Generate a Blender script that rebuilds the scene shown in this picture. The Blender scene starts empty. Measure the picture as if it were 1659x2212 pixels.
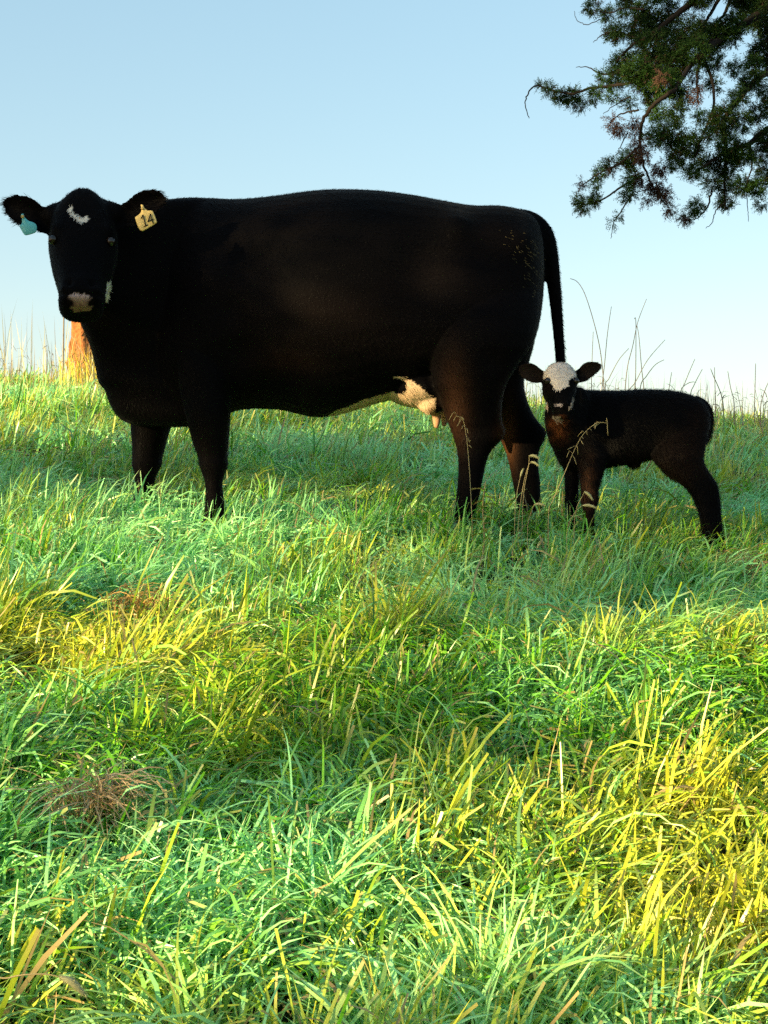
import bpy, math
import numpy as np
from mathutils import Vector, Euler

# ------------------------------------------------------------------ camera, sky, sun, exposure
sc = bpy.context.scene
COL = sc.collection
F = 2881.0                      # focal length in pixels of a 1659 x 2212 frame
CAMZ = 1.305
cam = bpy.data.cameras.new('camera')
camo = bpy.data.objects.new('camera', cam)
COL.objects.link(camo)
cam.sensor_fit = 'VERTICAL'
cam.angle = 2 * math.atan(1106 / F)
cam.clip_start = 0.05
cam.clip_end = 3000
camo.location = (0, 0, CAMZ)
camo.rotation_euler = (math.radians(90), 0, 0)
sc.camera = camo
sc.render.resolution_x, sc.render.resolution_y = 768, 1024

SUN_EL = math.radians(13.0)
SUN_AZ = math.radians(36.0)     # the sun stands at the left, this far round towards the camera
SUN_DIR = np.array([-math.cos(SUN_EL) * math.cos(SUN_AZ), -math.cos(SUN_EL) * math.sin(SUN_AZ), math.sin(SUN_EL)])
world = bpy.data.worlds.new('World')
sc.world = world
world.use_nodes = True
wn = world.node_tree
sky = wn.nodes.new('ShaderNodeTexSky')
sky.sky_type = 'NISHITA'
sky.sun_disc = False
sky.sun_elevation = SUN_EL
sky.sun_rotation = math.atan2(SUN_DIR[0], SUN_DIR[1])
sky.air_density = 1.25
sky.dust_density = 0.5
sky.ozone_density = 2.2
sgam = wn.nodes.new('ShaderNodeGamma'); sgam.inputs[1].default_value = .50        # the phone's flattened tone, the same all over the sky
shsv = wn.nodes.new('ShaderNodeHueSaturation'); shsv.inputs['Saturation'].default_value = 1.38; shsv.inputs['Hue'].default_value = .49
wn.links.new(sky.outputs[0], sgam.inputs[0]); wn.links.new(sgam.outputs[0], shsv.inputs['Color'])
wn.links.new(shsv.outputs[0], wn.nodes['Background'].inputs[0])
wn.nodes['Background'].inputs[1].default_value = 0.145

sun = bpy.data.lights.new('sun', 'SUN')
sun.energy = 5.0
sun.color = (1.0, 0.78, 0.40)
sun.angle = math.radians(0.5)
suno = bpy.data.objects.new('sun', sun)
COL.objects.link(suno)
suno.rotation_euler = Vector(SUN_DIR).to_track_quat('Z', 'Y').to_euler()
suno.location = (-20, -8, 12)

vs = sc.view_settings
vs.view_transform = 'Standard'
vs.look = 'None'
vs.exposure = 1.76
vs.gamma = 1.0
vs.use_curve_mapping = False
DENOISE = False
sc.cycles.use_adaptive_sampling = True
sc.cycles.adaptive_threshold = .02
sc.cycles.use_denoising = DENOISE
sc.cycles.max_bounces = 6
sc.cycles.diffuse_bounces = 4
sc.cycles.transmission_bounces = 4
sc.cycles.transparent_max_bounces = 4

# ------------------------------------------------------------------ helpers
def at(u, v, Y):
    """pixel of the 1659 x 2212 frame at distance Y -> world point"""
    return np.array([(u - 829.5) / F * Y, Y, CAMZ + (1106 - v) / F * Y])

def fbm(x, y, seed=0, f=1.0, octaves=3):
    r = np.random.default_rng(seed)
    out = np.zeros_like(np.asarray(x, float) + np.asarray(y, float))
    a = 1.0
    for o in range(octaves):
        for k in range(4):
            th = r.uniform(0, 2 * math.pi); ph = r.uniform(0, 6.28, 2); ff = f * r.uniform(.7, 1.4)
            out = out + a * 0.5 * np.sin((x * math.cos(th) + y * math.sin(th)) * ff + ph[0] + 0.8 * np.sin((x * math.sin(th) - y * math.cos(th)) * ff * .7 + ph[1]))
        a *= .5; f *= 2.1
    return out

def mesh_np(name, verts, quads=None, tris=None, mat=None, smooth=True, attrs=None):
    """a mesh from numpy arrays; attrs: name -> (n,3) colours or (n,) floats on the points"""
    me = bpy.data.meshes.new(name)
    verts = np.asarray(verts, np.float32)
    me.vertices.add(len(verts)); me.vertices.foreach_set('co', verts.ravel())
    nq = 0 if quads is None else len(quads); ntr = 0 if tris is None else len(tris)
    idx = []
    if nq: idx.append(np.asarray(quads, np.int32).ravel())
    if ntr: idx.append(np.asarray(tris, np.int32).ravel())
    idx = np.concatenate(idx)
    me.loops.add(len(idx)); me.loops.foreach_set('vertex_index', idx)
    me.polygons.add(nq + ntr)
    st = np.concatenate([np.arange(nq) * 4, nq * 4 + np.arange(ntr) * 3]).astype(np.int32)
    me.polygons.foreach_set('loop_start', st)
    if smooth: me.polygons.foreach_set('use_smooth', np.ones(nq + ntr, bool))
    for k, a in (attrs or {}).items():
        a = np.asarray(a, np.float32)
        if a.ndim == 1:
            me.attributes.new(k, 'FLOAT', 'POINT').data.foreach_set('value', a)
        else:
            c = np.ones((len(a), 4), np.float32); c[:, :3] = a
            me.attributes.new(k, 'FLOAT_COLOR', 'POINT').data.foreach_set('color', c.ravel())
    me.update(); me.validate()
    if mat: me.materials.append(mat)
    return me

def link(name, me, parent=None, loc=(0, 0, 0), **props):
    o = bpy.data.objects.new(name, me)
    COL.objects.link(o)
    if parent is not None: o.parent = parent
    o.location = loc
    for k, v in props.items(): o[k] = v
    return o

def empty(name, loc, **props):
    o = bpy.data.objects.new(name, None)
    o.empty_display_size = .1
    COL.objects.link(o); o.location = loc
    for k, v in props.items(): o[k] = v
    return o

class Geo:
    """collects vertices, quads and triangles"""
    def __init__(s): s.v, s.q, s.t, s.n, s.a = [], [], [], 0, []
    def add(s, v, q=None, t=None, a=None):
        v = np.asarray(v, float).reshape(-1, 3)
        if q is not None and len(q): s.q.append(np.asarray(q) + s.n)
        if t is not None and len(t): s.t.append(np.asarray(t) + s.n)
        s.v.append(v); s.n += len(v)
        s.a.append(np.zeros(len(v)) if a is None else np.broadcast_to(a, (len(v),)))
    def arrays(s):
        return (np.concatenate(s.v), np.concatenate(s.q) if s.q else None, np.concatenate(s.t) if s.t else None)
    def mesh(s, name, mat, attr=None, offset=(0, 0, 0), smooth=True):
        v, q, t = s.arrays()
        return mesh_np(name, v - np.asarray(offset), q, t, mat, smooth, {attr: np.concatenate(s.a)} if attr else None)

def loft(g, rings, a=None):
    """rings: list of (k,3) loops, closed with fans at both ends"""
    rings = [np.asarray(r, float) for r in rings]
    k = len(rings[0]); m = len(rings)
    v = np.concatenate(rings + [rings[0].mean(0)[None], rings[-1].mean(0)[None]])
    i = np.arange(k); j = (i + 1) % k
    q = np.concatenate([np.stack([r * k + i, r * k + j, (r + 1) * k + j, (r + 1) * k + i], 1) for r in range(m - 1)])
    t = np.concatenate([np.stack([j, i, np.full(k, m * k)], 1), np.stack([(m - 1) * k + i, (m - 1) * k + j, np.full(k, m * k + 1)], 1)])
    g.add(v, q, t, a)

def sellipse(c, A, B, k=24, e=2.0):
    """superellipse ring round c with half axes A and B (vectors)"""
    th = np.linspace(0, 2 * math.pi, k, endpoint=False)
    cc, ss = np.cos(th), np.sin(th)
    x = np.sign(cc) * np.abs(cc) ** (2 / e); y = np.sign(ss) * np.abs(ss) ** (2 / e)
    return np.asarray(c)[None] + x[:, None] * np.asarray(A)[None] + y[:, None] * np.asarray(B)[None]

def spline(P, n):
    """smooth resampling of control rows"""
    P = np.asarray(P, float); m = len(P)
    t = np.linspace(0, m - 1, n)
    i = np.clip(t.astype(int), 0, m - 2); f = (t - i)[:, None]
    p0 = P[np.clip(i - 1, 0, m - 1)]; p1 = P[i]; p2 = P[i + 1]; p3 = P[np.clip(i + 2, 0, m - 1)]
    return .5 * (2 * p1 + (p2 - p0) * f + (2 * p0 - 5 * p1 + 4 * p2 - p3) * f ** 2 + (3 * p1 - p0 - 3 * p2 + p3) * f ** 3)

def tube(g, P, R, k=8, a=None):
    """tube along points P with radii R"""
    P = np.asarray(P, float); R = np.broadcast_to(np.asarray(R, float), (len(P),))
    T = np.gradient(P, axis=0); T /= np.linalg.norm(T, axis=1)[:, None] + 1e-9
    ref = np.array([0.31, 0.87, 0.21])
    rings = []
    for p, t, r in zip(P, T, R):
        A = np.cross(t, ref); A /= np.linalg.norm(A) + 1e-9
        B = np.cross(t, A)
        rings.append(sellipse(p, A * r, B * r, k))
    loft(g, rings, a)

def nodes(name):
    m = bpy.data.materials.new(name); m.use_nodes = True
    nt = m.node_tree
    return m, nt, nt.nodes['Principled BSDF']

def simple_mat(name, col, rough=.6, spec=.3, var=.25, scale=30.0, trans=0.0, bump=0.0):
    """a plain coloured surface with noise variation (and optional translucency)"""
    m, nt, b = nodes(name)
    tc = nt.nodes.new('ShaderNodeTexCoord'); nz = nt.nodes.new('ShaderNodeTexNoise'); nz.inputs['Scale'].default_value = scale
    nz.inputs['Detail'].default_value = 4
    nt.links.new(tc.outputs['Object'], nz.inputs['Vector'])
    mx = nt.nodes.new('ShaderNodeMix'); mx.data_type = 'RGBA'
    c = np.array(col)
    mx.inputs[6].default_value = (*(c * (1 - var)), 1); mx.inputs[7].default_value = (*np.clip(c * (1 + var), 0, 1), 1)
    nt.links.new(nz.outputs['Fac'], mx.inputs[0])
    nt.links.new(mx.outputs[2], b.inputs['Base Color'])
    b.inputs['Roughness'].default_value = rough; b.inputs['Specular IOR Level'].default_value = spec
    if bump:
        bp = nt.nodes.new('ShaderNodeBump'); bp.inputs['Strength'].default_value = bump; bp.inputs['Distance'].default_value = .01
        nt.links.new(nz.outputs['Fac'], bp.inputs['Height']); nt.links.new(bp.outputs[0], b.inputs['Normal'])
    if trans:
        tr = nt.nodes.new('ShaderNodeBsdfTranslucent'); ms = nt.nodes.new('ShaderNodeMixShader'); ms.inputs[0].default_value = trans
        nt.links.new(mx.outputs[2], tr.inputs[0]); nt.links.new(b.outputs[0], ms.inputs[1]); nt.links.new(tr.outputs[0], ms.inputs[2])
        nt.links.new(ms.outputs[0], nt.nodes['Material Output'].inputs[0])
    return m

# ------------------------------------------------------------------ ground
_sy = np.array([-400, -60, -4, 0, 4.6, 6.2, 11.5, 13.5, 16, 25, 70, 600.])
_ss = np.array([0, .04, .20, .220, .220, .150, .148, .10, -.02, -.14, -.05, 0])
_ty = np.linspace(-400, 600, 20001)
_tz = np.cumsum(np.interp(_ty, _sy, _ss)) * (_ty[1] - _ty[0])
_tz -= np.interp(0, _ty, _tz)
def ground(x, y):
    x = np.asarray(x, float); y = np.asarray(y, float)
    z = np.interp(y, _ty, _tz) - 0.055 * 14 * np.tanh(x / 14)
    near = np.exp(-((x / 30) ** 2 + ((y - 6) / 25) ** 2))
    return z + near * (.018 * fbm(x, y, 3, 1.6) + .035 * fbm(x, y, 5, .45, 1))
def hit(u, v):
    """where the line of sight through a pixel meets the ground"""
    y = np.linspace(1.2, 16, 3000); x = (u - 829.5) / F * y
    k = np.argmax(ground(x, y) > CAMZ + (1106 - v) / F * y)
    return np.array([x[k], y[k], float(ground(x[k], y[k]))])
def axis(a, b, near, d0, grow):
    p = [near]
    s = d0
    while p[-1] < b: p.append(p[-1] + s); s = s * grow if p[-1] > near + 8 else s
    q = [near]; s = d0
    while q[-1] > a: q.append(q[-1] - s); s = s * grow if q[-1] < near - 8 else s
    return np.array(q[::-1][:-1] + p)
gx = axis(-600, 600, 0, .16, 1.14); gy = axis(-300, 600, 8, .16, 1.14)
GX, GY = np.meshgrid(gx, gy)
GV = np.stack([GX, GY, ground(GX, GY)], -1).reshape(-1, 3)
nx, ny = len(gx), len(gy)
i0 = (np.arange(ny - 1)[:, None] * nx + np.arange(nx - 1)[None]).ravel()
soil = simple_mat('soil_and_thatch', (.022, .026, .010), .95, .1, .5, 14.0, bump=.6)
link('ground', mesh_np('ground', GV, np.stack([i0, i0 + 1, i0 + nx + 1, i0 + nx], 1), None, soil), kind='structure')

# ------------------------------------------------------------------ grass
def leaf_mat(name, trans=.34, rough=.34, spec=.6):
    """thin leaves: colour from the point colours 'tint', part of the light comes through"""
    m, nt, b = nodes(name)
    L = nt.links.new
    a = nt.nodes.new('ShaderNodeAttribute'); a.attribute_name = 'tint'
    L(a.outputs['Color'], b.inputs['Base Color'])
    b.inputs['Roughness'].default_value = rough; b.inputs['Specular IOR Level'].default_value = spec
    tr = nt.nodes.new('ShaderNodeBsdfTranslucent'); L(a.outputs['Color'], tr.inputs[0])
    ms = nt.nodes.new('ShaderNodeMixShader'); ms.inputs[0].default_value = trans
    L(b.outputs[0], ms.inputs[1]); L(tr.outputs[0], ms.inputs[2]); L(ms.outputs[0], nt.nodes['Material Output'].inputs[0])
    return m
GRASS = leaf_mat('grass_blades')
C_GREEN, C_LUSH, C_DEW = np.array((.026, .16, .007)), np.array((.24, .64, .020)), np.array((.42, .90, .40))
C_SERE_SUN, C_DRY = np.array((.62, .60, .05)), np.array((.55, .40, .17))

rg = np.random.default_rng(5)
class Blades:
    """collects ribbons; every blade follows its own curve over the ground"""
    def __init__(s): s.v, s.q, s.c, s.n = [], [], [], 0
    def add(s, root, L, w, th0, bend, yaw, col, nseg=6, blunt=None, floor=None, dry=None, power=1.3, twist=.7, curl=.35, rng=rg, tip=None):
        n = len(root)
        if n == 0: return
        blunt = np.zeros(n, bool) if blunt is None else blunt
        floor = np.full(n, .006) if floor is None else floor
        tw = rng.normal(0, twist, n); cu = rng.normal(0, curl, n)
        p = root.copy(); p[:, 2] -= .012
        V = np.zeros((n, nseg + 1, 2, 3)); C = np.zeros((n, nseg + 1, 2, 3))
        tipc = np.where((rng.uniform(0, 1, n) < (.35 if tip is None else tip))[:, None], C_DRY, col)
        for k in range(nseg + 1):
            t = k / nseg
            el = th0 - bend * t ** power; yw = yaw + cu * t
            d = np.stack([np.cos(el) * np.cos(yw), np.cos(el) * np.sin(yw), np.sin(el)], 1)
            side = np.stack([-np.sin(yw), np.cos(yw), np.zeros(n)], 1)
            a = tw * (.3 + t)
            sd = side * np.cos(a)[:, None] + np.cross(d, side) * np.sin(a)[:, None]
            prof = np.where(blunt, .8 + .5 * t - .45 * t * t, (1 - t ** 2.4) * (.7 + .6 * t)) * (1 if k < nseg else np.where(blunt, .75, .03))
            ww = (w * prof * .5)[:, None]
            V[:, k, 0] = p - sd * ww; V[:, k, 1] = p + sd * ww
            f = np.clip((t - .82) * 4.5, 0, .75)
            C[:, k] = (col * (1 - f) + tipc * f)[:, None]
            p = p + d * (L / nseg)[:, None]
            lo = ground(p[:, 0], p[:, 1]) + floor * min(1.0, 3 * t)
            p[:, 2] = np.maximum(p[:, 2], lo)
        m = (nseg + 1) * 2
        b = (np.arange(n) * m)[:, None] + np.arange(nseg)[None] * 2
        s.q.append(np.stack([b, b + 1, b + 3, b + 2], -1).reshape(-1, 4) + s.n)
        s.v.append(V.reshape(-1, 3)); s.c.append(np.clip(C, 0, .9).reshape(-1, 3)); s.n += n * m
    def mesh(s, name, mat, offset=(0, 0, 0)):
        return mesh_np(name, np.concatenate(s.v) - np.asarray(offset), np.concatenate(s.q), None, mat, True, {'tint': np.concatenate(s.c)})

def lay(x, y):
    """the direction (degrees) in which the grass has been combed"""
    return 35 + 75 * fbm(x, y, 21, 2.3, 2)
def on_slope(lst): return [(*hit(u, v)[:2], r, a) for u, v, r, a in lst]
SUNLIT_SPOTS = on_slope([(1280, 1860, .20, .55), (1000, 1900, .16, .45), (1520, 1780, .18, .5), (1600, 1950, .2, .5), (720, 1460, .12, .35), (820, 1390, .08, .25), (520, 1440, .06, .3), (280, 1330, .06, .25), (1150, 1320, .15, .3), (1320, 1400, .1, .3), (1500, 1330, .18, .3), (1620, 1470, .12, .45), (60, 1470, .05, .2), (1000, 1560, .08, .25), (700, 1620, .06, .25), (120, 2050, .06, .5), (430, 2040, .05, .5), (1350, 2080, .2, .45), (1600, 2120, .15, .5), (950, 2080, .12, .45), (700, 2120, .08, .4), (60, 2120, .06, .5), (250, 1960, .04, .5)])  # pools of sunlight on the slope, painted as yellow blades
DEW_SPOTS = on_slope([(850, 1000, .9, .6), (150, 1850, .22, .35), (420, 1960, .2, .3), (150, 1130, .5, .35), (100, 860, 1.5, .4), (700, 1120, .4, .3), (1600, 1000, .5, .1), (150, 1600, .25, .25)])
def spots(x, y, lst): return sum(a * np.exp(-((x - cx) ** 2 + (y - cy) ** 2) / (r * r)) for cx, cy, r, a in lst)
def hue(x, y, n, dewy, sere_sun, jit=.25):
    """colour of n blades: green, with dew bloom, some yellowing, and sunlit patches painted in yellow"""
    r = rg.uniform(0, 1, n)[:, None] ** 1.3
    c = C_GREEN * (1 - r) + C_LUSH * r
    d = np.clip(dewy + spots(x, y, DEW_SPOTS) - .6 * spots(x, y, SUNLIT_SPOTS) + .30 * fbm(x, y, 31, 3.3, 3) + rg.normal(0, .34, n), 0, 1)[:, None]
    c = c * (1 - d) + C_DEW * d
    s = np.clip(sere_sun + spots(x, y, SUNLIT_SPOTS) + .30 * fbm(x, y, 37, 3.9, 2) + rg.normal(0, jit, n), 0, .95)[:, None] * (1 - .7 * d)
    c = c * (1 - s) + C_SERE_SUN * s
    k = (rg.uniform(0, 1, n) < .045)[:, None]
    return np.where(k, C_DRY * rg.uniform(.6, 1, (n, 1)), c)

turf = Blades()
def field(kind, y0, y1, per_m2, in_clump, xm, wide=1.0, tall=1.0, nseg=6, dewy=.3, sere_sun=.1, keep=None):
    w_ = y1 * .29 + xm
    n = int(per_m2 / in_clump * (y1 - y0) * 2 * w_)
    c = np.stack([rg.uniform(-w_, w_, n), rg.uniform(y0, y1, n)], 1)
    c = c[np.abs(c[:, 0]) < c[:, 1] * .29 + xm]
    if keep is not None: c = c[keep(c)]
    n = len(c)
    cyaw = lay(c[:, 0], c[:, 1]) + rg.normal(0, 60, n)
    ctall = rg.uniform(.75, 1.2, n) * (1 + .30 * fbm(c[:, 0], c[:, 1], 51, 15, 2))
    i = np.repeat(np.arange(n), in_clump); m = len(i)
    U = rg.uniform
    rr = (.065 if kind != 'M' else .11) * np.sqrt(U(0, 1, m)); ra = U(0, 6.28, m)
    x = c[i, 0] + rr * np.cos(ra); y = c[i, 1] + rr * np.sin(ra)
    root = np.column_stack([x, y, ground(x, y)])
    R = np.radians
    if kind == 'L':
        turf.add(root, U(.09, .22, m) * ctall[i] * tall, U(.0035, .0088, m) * wide, R(U(28, 82, m)), R(U(60, 130, m)), R(cyaw[i] + rg.normal(0, 55, m)),
                 hue(x, y, m, dewy, sere_sun), nseg, floor=U(.01, .08, m) * tall, blunt=U(0, 1, m) < .1)
    elif kind == 'M':
        turf.add(root, U(.08, .21, m) * tall, U(.0035, .0085, m) * wide, R(U(2, 36, m)), R(U(0, 55, m)), R(cyaw[i] + rg.normal(0, 75, m)),
                 hue(x, y, m, dewy, sere_sun), nseg, floor=U(.01, .095, m) * tall, blunt=U(0, 1, m) < .3, twist=.9)
    elif kind == 'F':
        turf.add(root, U(.11, .24, m) * ctall[i] * tall, U(.0014, .003, m) * wide, R(U(30, 78, m)), R(U(70, 130, m)), R(cyaw[i] + rg.normal(0, 20, m)),
                 hue(x, y, m, dewy + .25, sere_sun * .3), nseg, floor=U(.02, .10, m) * tall)
    elif kind == 'U':
        lean = rg.normal(35, 40, n); flat = np.abs(rg.normal(0, 16, n))
        turf.add(root, U(.08, .20, m) * ctall[i] * tall, U(.0038, .0088, m) * wide, R(U(56, 92, m) - flat[i]), R(U(0, 42, m)), R(lean[i] + rg.normal(0, 50, m)),
                 hue(x, y, m, dewy - .3, sere_sun + .25), nseg, blunt=U(0, 1, m) < .55, twist=1.1, curl=.15, power=2.0)
def patchy(f, s, th): return lambda p: fbm(p[:, 0], p[:, 1], s, f, 2) + rg.normal(0, .25, len(p)) > th
# near, middle, far
field('M', 1.5, 4.2, 5200, 18, .6, nseg=4, dewy=.14, wide=1.15, keep=patchy(19, 65, -.55))
field('L', 1.5, 4.2, 5600, 15, .6, nseg=5, dewy=.18, wide=1.2, keep=patchy(19, 65, -.15))
field('F', 1.5, 4.2, 1500, 34, .6, nseg=4, keep=patchy(3, 61, .1))
field('U', 1.5, 4.2, 2600, 8, .6, nseg=3, wide=1.1, keep=patchy(7.5, 41, .15))
n = 420         # coarse, bitten-off blades that stand out of the mat
hp = np.array([hit(u, v) for u, v in zip(rg.uniform(-60, 1720, n), 1230 + 1050 * rg.uniform(0, 1, n) ** .8)])
hp = hp[rg.uniform(0, 1, n) < .25 + 1.3 * spots(hp[:, 0], hp[:, 1], SUNLIT_SPOTS)]; n = len(hp)
turf.add(hp, rg.uniform(.09, .20, n), rg.uniform(.005, .0095, n), np.radians(rg.uniform(48, 88, n)), np.radians(rg.uniform(-4, 22, n)), np.radians(rg.normal(25, 50, n)), hue(hp[:, 0], hp[:, 1], n, -.3, .55, .2), 4, blunt=rg.uniform(0, 1, n) < .75, twist=.7, curl=.1, tip=.15)
field('M', 4.2, 7.0, 2600, 18, .7, wide=1.35, tall=.85, nseg=3, dewy=.55, keep=patchy(14, 66, -.55))
field('L', 4.2, 7.0, 3700, 16, .7, wide=1.4, tall=.95, nseg=4, dewy=.55, keep=patchy(14, 66, -.15))
field('F', 4.2, 7.0, 1300, 34, .7, nseg=4, wide=1.2, keep=patchy(2, 63, .1))
field('U', 4.2, 7.0, 1600, 9, .7, nseg=3, tall=.85, wide=1.1, keep=patchy(5.2, 43, .2))
field('L', 7.0, 16.5, 1000, 16, 1.2, wide=1.9, tall=1.1, nseg=3, dewy=.4, keep=patchy(7, 67, -.3))
field('U', 7.0, 16.5, 380, 9, 1.2, wide=1.5, tall=1.2, nseg=2)
mid_tufts = [(u, v, int(k)) for u, v, k in zip(rg.uniform(-60, 1700, 110), rg.uniform(930, 1330, 110), rg.uniform(16, 46, 110))]
for fu, fv_, n in mid_tufts + list(((300, 1120, 34), (465, 1130, 40), (1000, 1160, 46), (1150, 1165, 40), (1235, 1185, 30), (1272, 1188, 30), (1540, 1190, 40), (860, 1110, 30), (640, 1130, 40), (90, 1120, 60), (60, 1060, 40), (980, 1190, 60), (180, 1120, 40))):
    c = hit(fu, fv_); r_ = .10 * np.sqrt(rg.uniform(0, 1, n)); a_ = rg.uniform(0, 6.28, n)
    x = c[0] + 1.6 * r_ * np.cos(a_); y = c[1] - .05 + r_ * np.sin(a_)
    turf.add(np.column_stack([x, y, ground(x, y)]), rg.uniform(.12, .26, n), rg.uniform(.004, .008, n), np.radians(rg.uniform(55, 90, n)), np.radians(rg.uniform(10, 80, n)), np.radians(rg.normal(40, 60, n)), hue(x, y, n, rg.uniform(-.1, .4), .15), 5, blunt=rg.uniform(0, 1, n) < .3, power=2.0)
go_ = link('grass', turf.mesh('grass', GRASS), kind='stuff', label='long dewy pasture grass covering the whole slope', category='grass')
print('grass tris', len(go_.data.polygons) * 2)
#@@ANIMALS
# ------------------------------------------------------------------ animals
def remesh(g, voxel, iters, keep=None):
    """union of the lofts as one skin: voxel remesh, then volume-keeping smoothing"""
    v, q, t = g.arrays()
    me = mesh_np('raw', v, q, t)
    o = bpy.data.objects.new('raw', me); COL.objects.link(o)
    md = o.modifiers.new('r', 'REMESH'); md.mode = 'VOXEL'; md.voxel_size = voxel; md.adaptivity = 0
    dg = bpy.context.evaluated_depsgraph_get(); ev = o.evaluated_get(dg); m2 = ev.to_mesh()
    n = len(m2.vertices); V = np.empty(n * 3, np.float32); m2.vertices.foreach_get('co', V); V = V.reshape(-1, 3).astype(float)
    li = np.empty(len(m2.loops), np.int32); m2.loops.foreach_get('vertex_index', li)
    ed = np.empty(len(m2.edges) * 2, np.int32); m2.edges.foreach_get('vertices', ed); ed = ed.reshape(-1, 2)
    lt = np.empty(len(m2.polygons), np.int32); m2.polygons.foreach_get('loop_total', lt)
    Q = li.reshape(-1, 4) if (lt == 4).all() else None
    T = None
    if Q is None:
        st = np.cumsum(lt) - lt
        Q = np.array([li[a:a + 4] for a, k in zip(st, lt) if k == 4]); T = np.array([li[a:a + 3] for a, k in zip(st, lt) if k == 3])
    ev.to_mesh_clear(); bpy.data.objects.remove(o)
    deg = np.bincount(ed.ravel(), minlength=n)[:, None]
    w = np.ones((n, 1)) if keep is None else keep(V)[:, None]
    for it in range(iters):
        for lam in (.55, -.50):
            s = np.zeros_like(V); np.add.at(s, ed[:, 0], V[ed[:, 1]]); np.add.at(s, ed[:, 1], V[ed[:, 0]])
            V = V + lam * w * (s / deg - V)
    return V, Q, T, ed

def normals(V, Q):
    n = np.cross(V[Q[:, 2]] - V[Q[:, 0]], V[Q[:, 3]] - V[Q[:, 1]])
    N = np.zeros_like(V)
    for k in range(4): np.add.at(N, Q[:, k], n)
    return N / (np.linalg.norm(N, axis=1)[:, None] + 1e-12), np.linalg.norm(n, axis=1) * .5

def pix(V):
    """pixel coordinates of world points (used to lay out coat markings)"""
    return 829.5 + V[:, 0] / V[:, 1] * F, 1106 - (V[:, 2] - CAMZ) / V[:, 1] * F

def inpoly(u, v, poly):
    poly = np.asarray(poly, float); r = np.zeros(len(u), bool)
    for (x0, y0), (x1, y1) in zip(poly, np.roll(poly, -1, 0)):
        c = ((y0 > v) != (y1 > v)) & (u < (x1 - x0) * (v - y0) / (y1 - y0 + 1e-9) + x0)
        r ^= c
    return r

def polydist(u, v, line):
    line = np.asarray(line, float); d = np.full(len(u), 1e9)
    for a, b in zip(line[:-1], line[1:]):
        ab = b - a; t = np.clip(((u - a[0]) * ab[0] + (v - a[1]) * ab[1]) / (ab @ ab), 0, 1)
        d = np.minimum(d, np.hypot(u - a[0] - t * ab[0], v - a[1] - t * ab[1]))
    return d

def slices(g, rows, n=30, e=2.2, k=28):
    """horizontal slices: (v, u_left, u_right, distance, half depth)"""
    rings = []
    for v, ul, ur, Y, ry in spline(rows, n):
        a, b = at(ul, v, Y), at(ur, v, Y)
        rings.append(sellipse((a + b) / 2, (b - a) / 2, np.array([0, ry, 0]), k, e))
    loft(g, rings)

def stations(g, rows, Y, n=50, e=2.3, k=36):
    """upright slices: (u, v_top, v_bottom, half depth)"""
    rings = []
    for u, vt, vb, hw in spline(rows, n):
        a, b = at(u, vt, Y), at(u, vb, Y)
        rings.append(sellipse((a + b) / 2, np.array([0, hw, 0]), (a - b) / 2, k, e))
    loft(g, rings)

def ear(g, rows, cup=.02, thick=.005, n=16):
    """cupped ear: rows (u, v_mid, half height px, distance); the hollow faces the camera"""
    rings = []
    th = np.linspace(-1, 1, 11)
    for u, v, hh, Y in spline(rows, n):
        hh = max(hh, 2)
        c = at(u, v, Y); h = hh / F * Y
        bow = cup * min(1, h / .05) * (1 - th ** 2)
        back = np.stack([np.zeros(11), bow + thick + .003, th * h], 1)
        front = np.stack([np.zeros(11), bow - thick, th * h], 1)[::-1]
        rings.append(c + np.concatenate([back, front]))
    loft(g, rings)

def head(g, o, tilt, rows, yaw=0.0, e=2.5, n=34, k=32):
    """rows: (distance down the face, half width, front, back); returns the head frame"""
    ct, st = math.cos(tilt), math.sin(tilt)
    cy, sy = math.cos(yaw), math.sin(yaw)
    X = np.array([cy, sy, 0]); fwd = np.array([sy, -cy, 0])
    A = fwd * st + np.array([0, 0, -ct]); N = fwd * ct + np.array([0, 0, st])
    o = np.asarray(o)
    loft(g, [sellipse(o + A * t + N * (nf + nb) / 2, X * hw, N * (nf - nb) / 2, k, e) for t, hw, nf, nb in spline(rows, n)])
    return lambda x, t, m: o + X * x + A * t + N * m

def blob(g, c, r, k=16):
    c = np.asarray(c); r = np.asarray(r)
    loft(g, [sellipse(c + np.array([0, 0, r[2] * math.cos(p)]), np.array([r[0] * math.sin(p), 0, 0]), np.array([0, r[1] * math.sin(p), 0]), k) for p in np.linspace(.12, math.pi - .12, 12)])

def bumps(V, N, lst, two_sided=True):
    for c, r, d in lst:
        c = np.asarray(c); w = np.exp(-(((V[:, 0] - c[0]) ** 2 + (V[:, 2] - c[2]) ** 2 + (0 if two_sided else (V[:, 1] - c[1]) ** 2)) / (r * r)))
        if two_sided: w = w * np.clip(np.abs(N[:, 1]) * 1.4 - .2, 0, 1)
        V = V + N * (d * w)[:, None]
    return V

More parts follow.
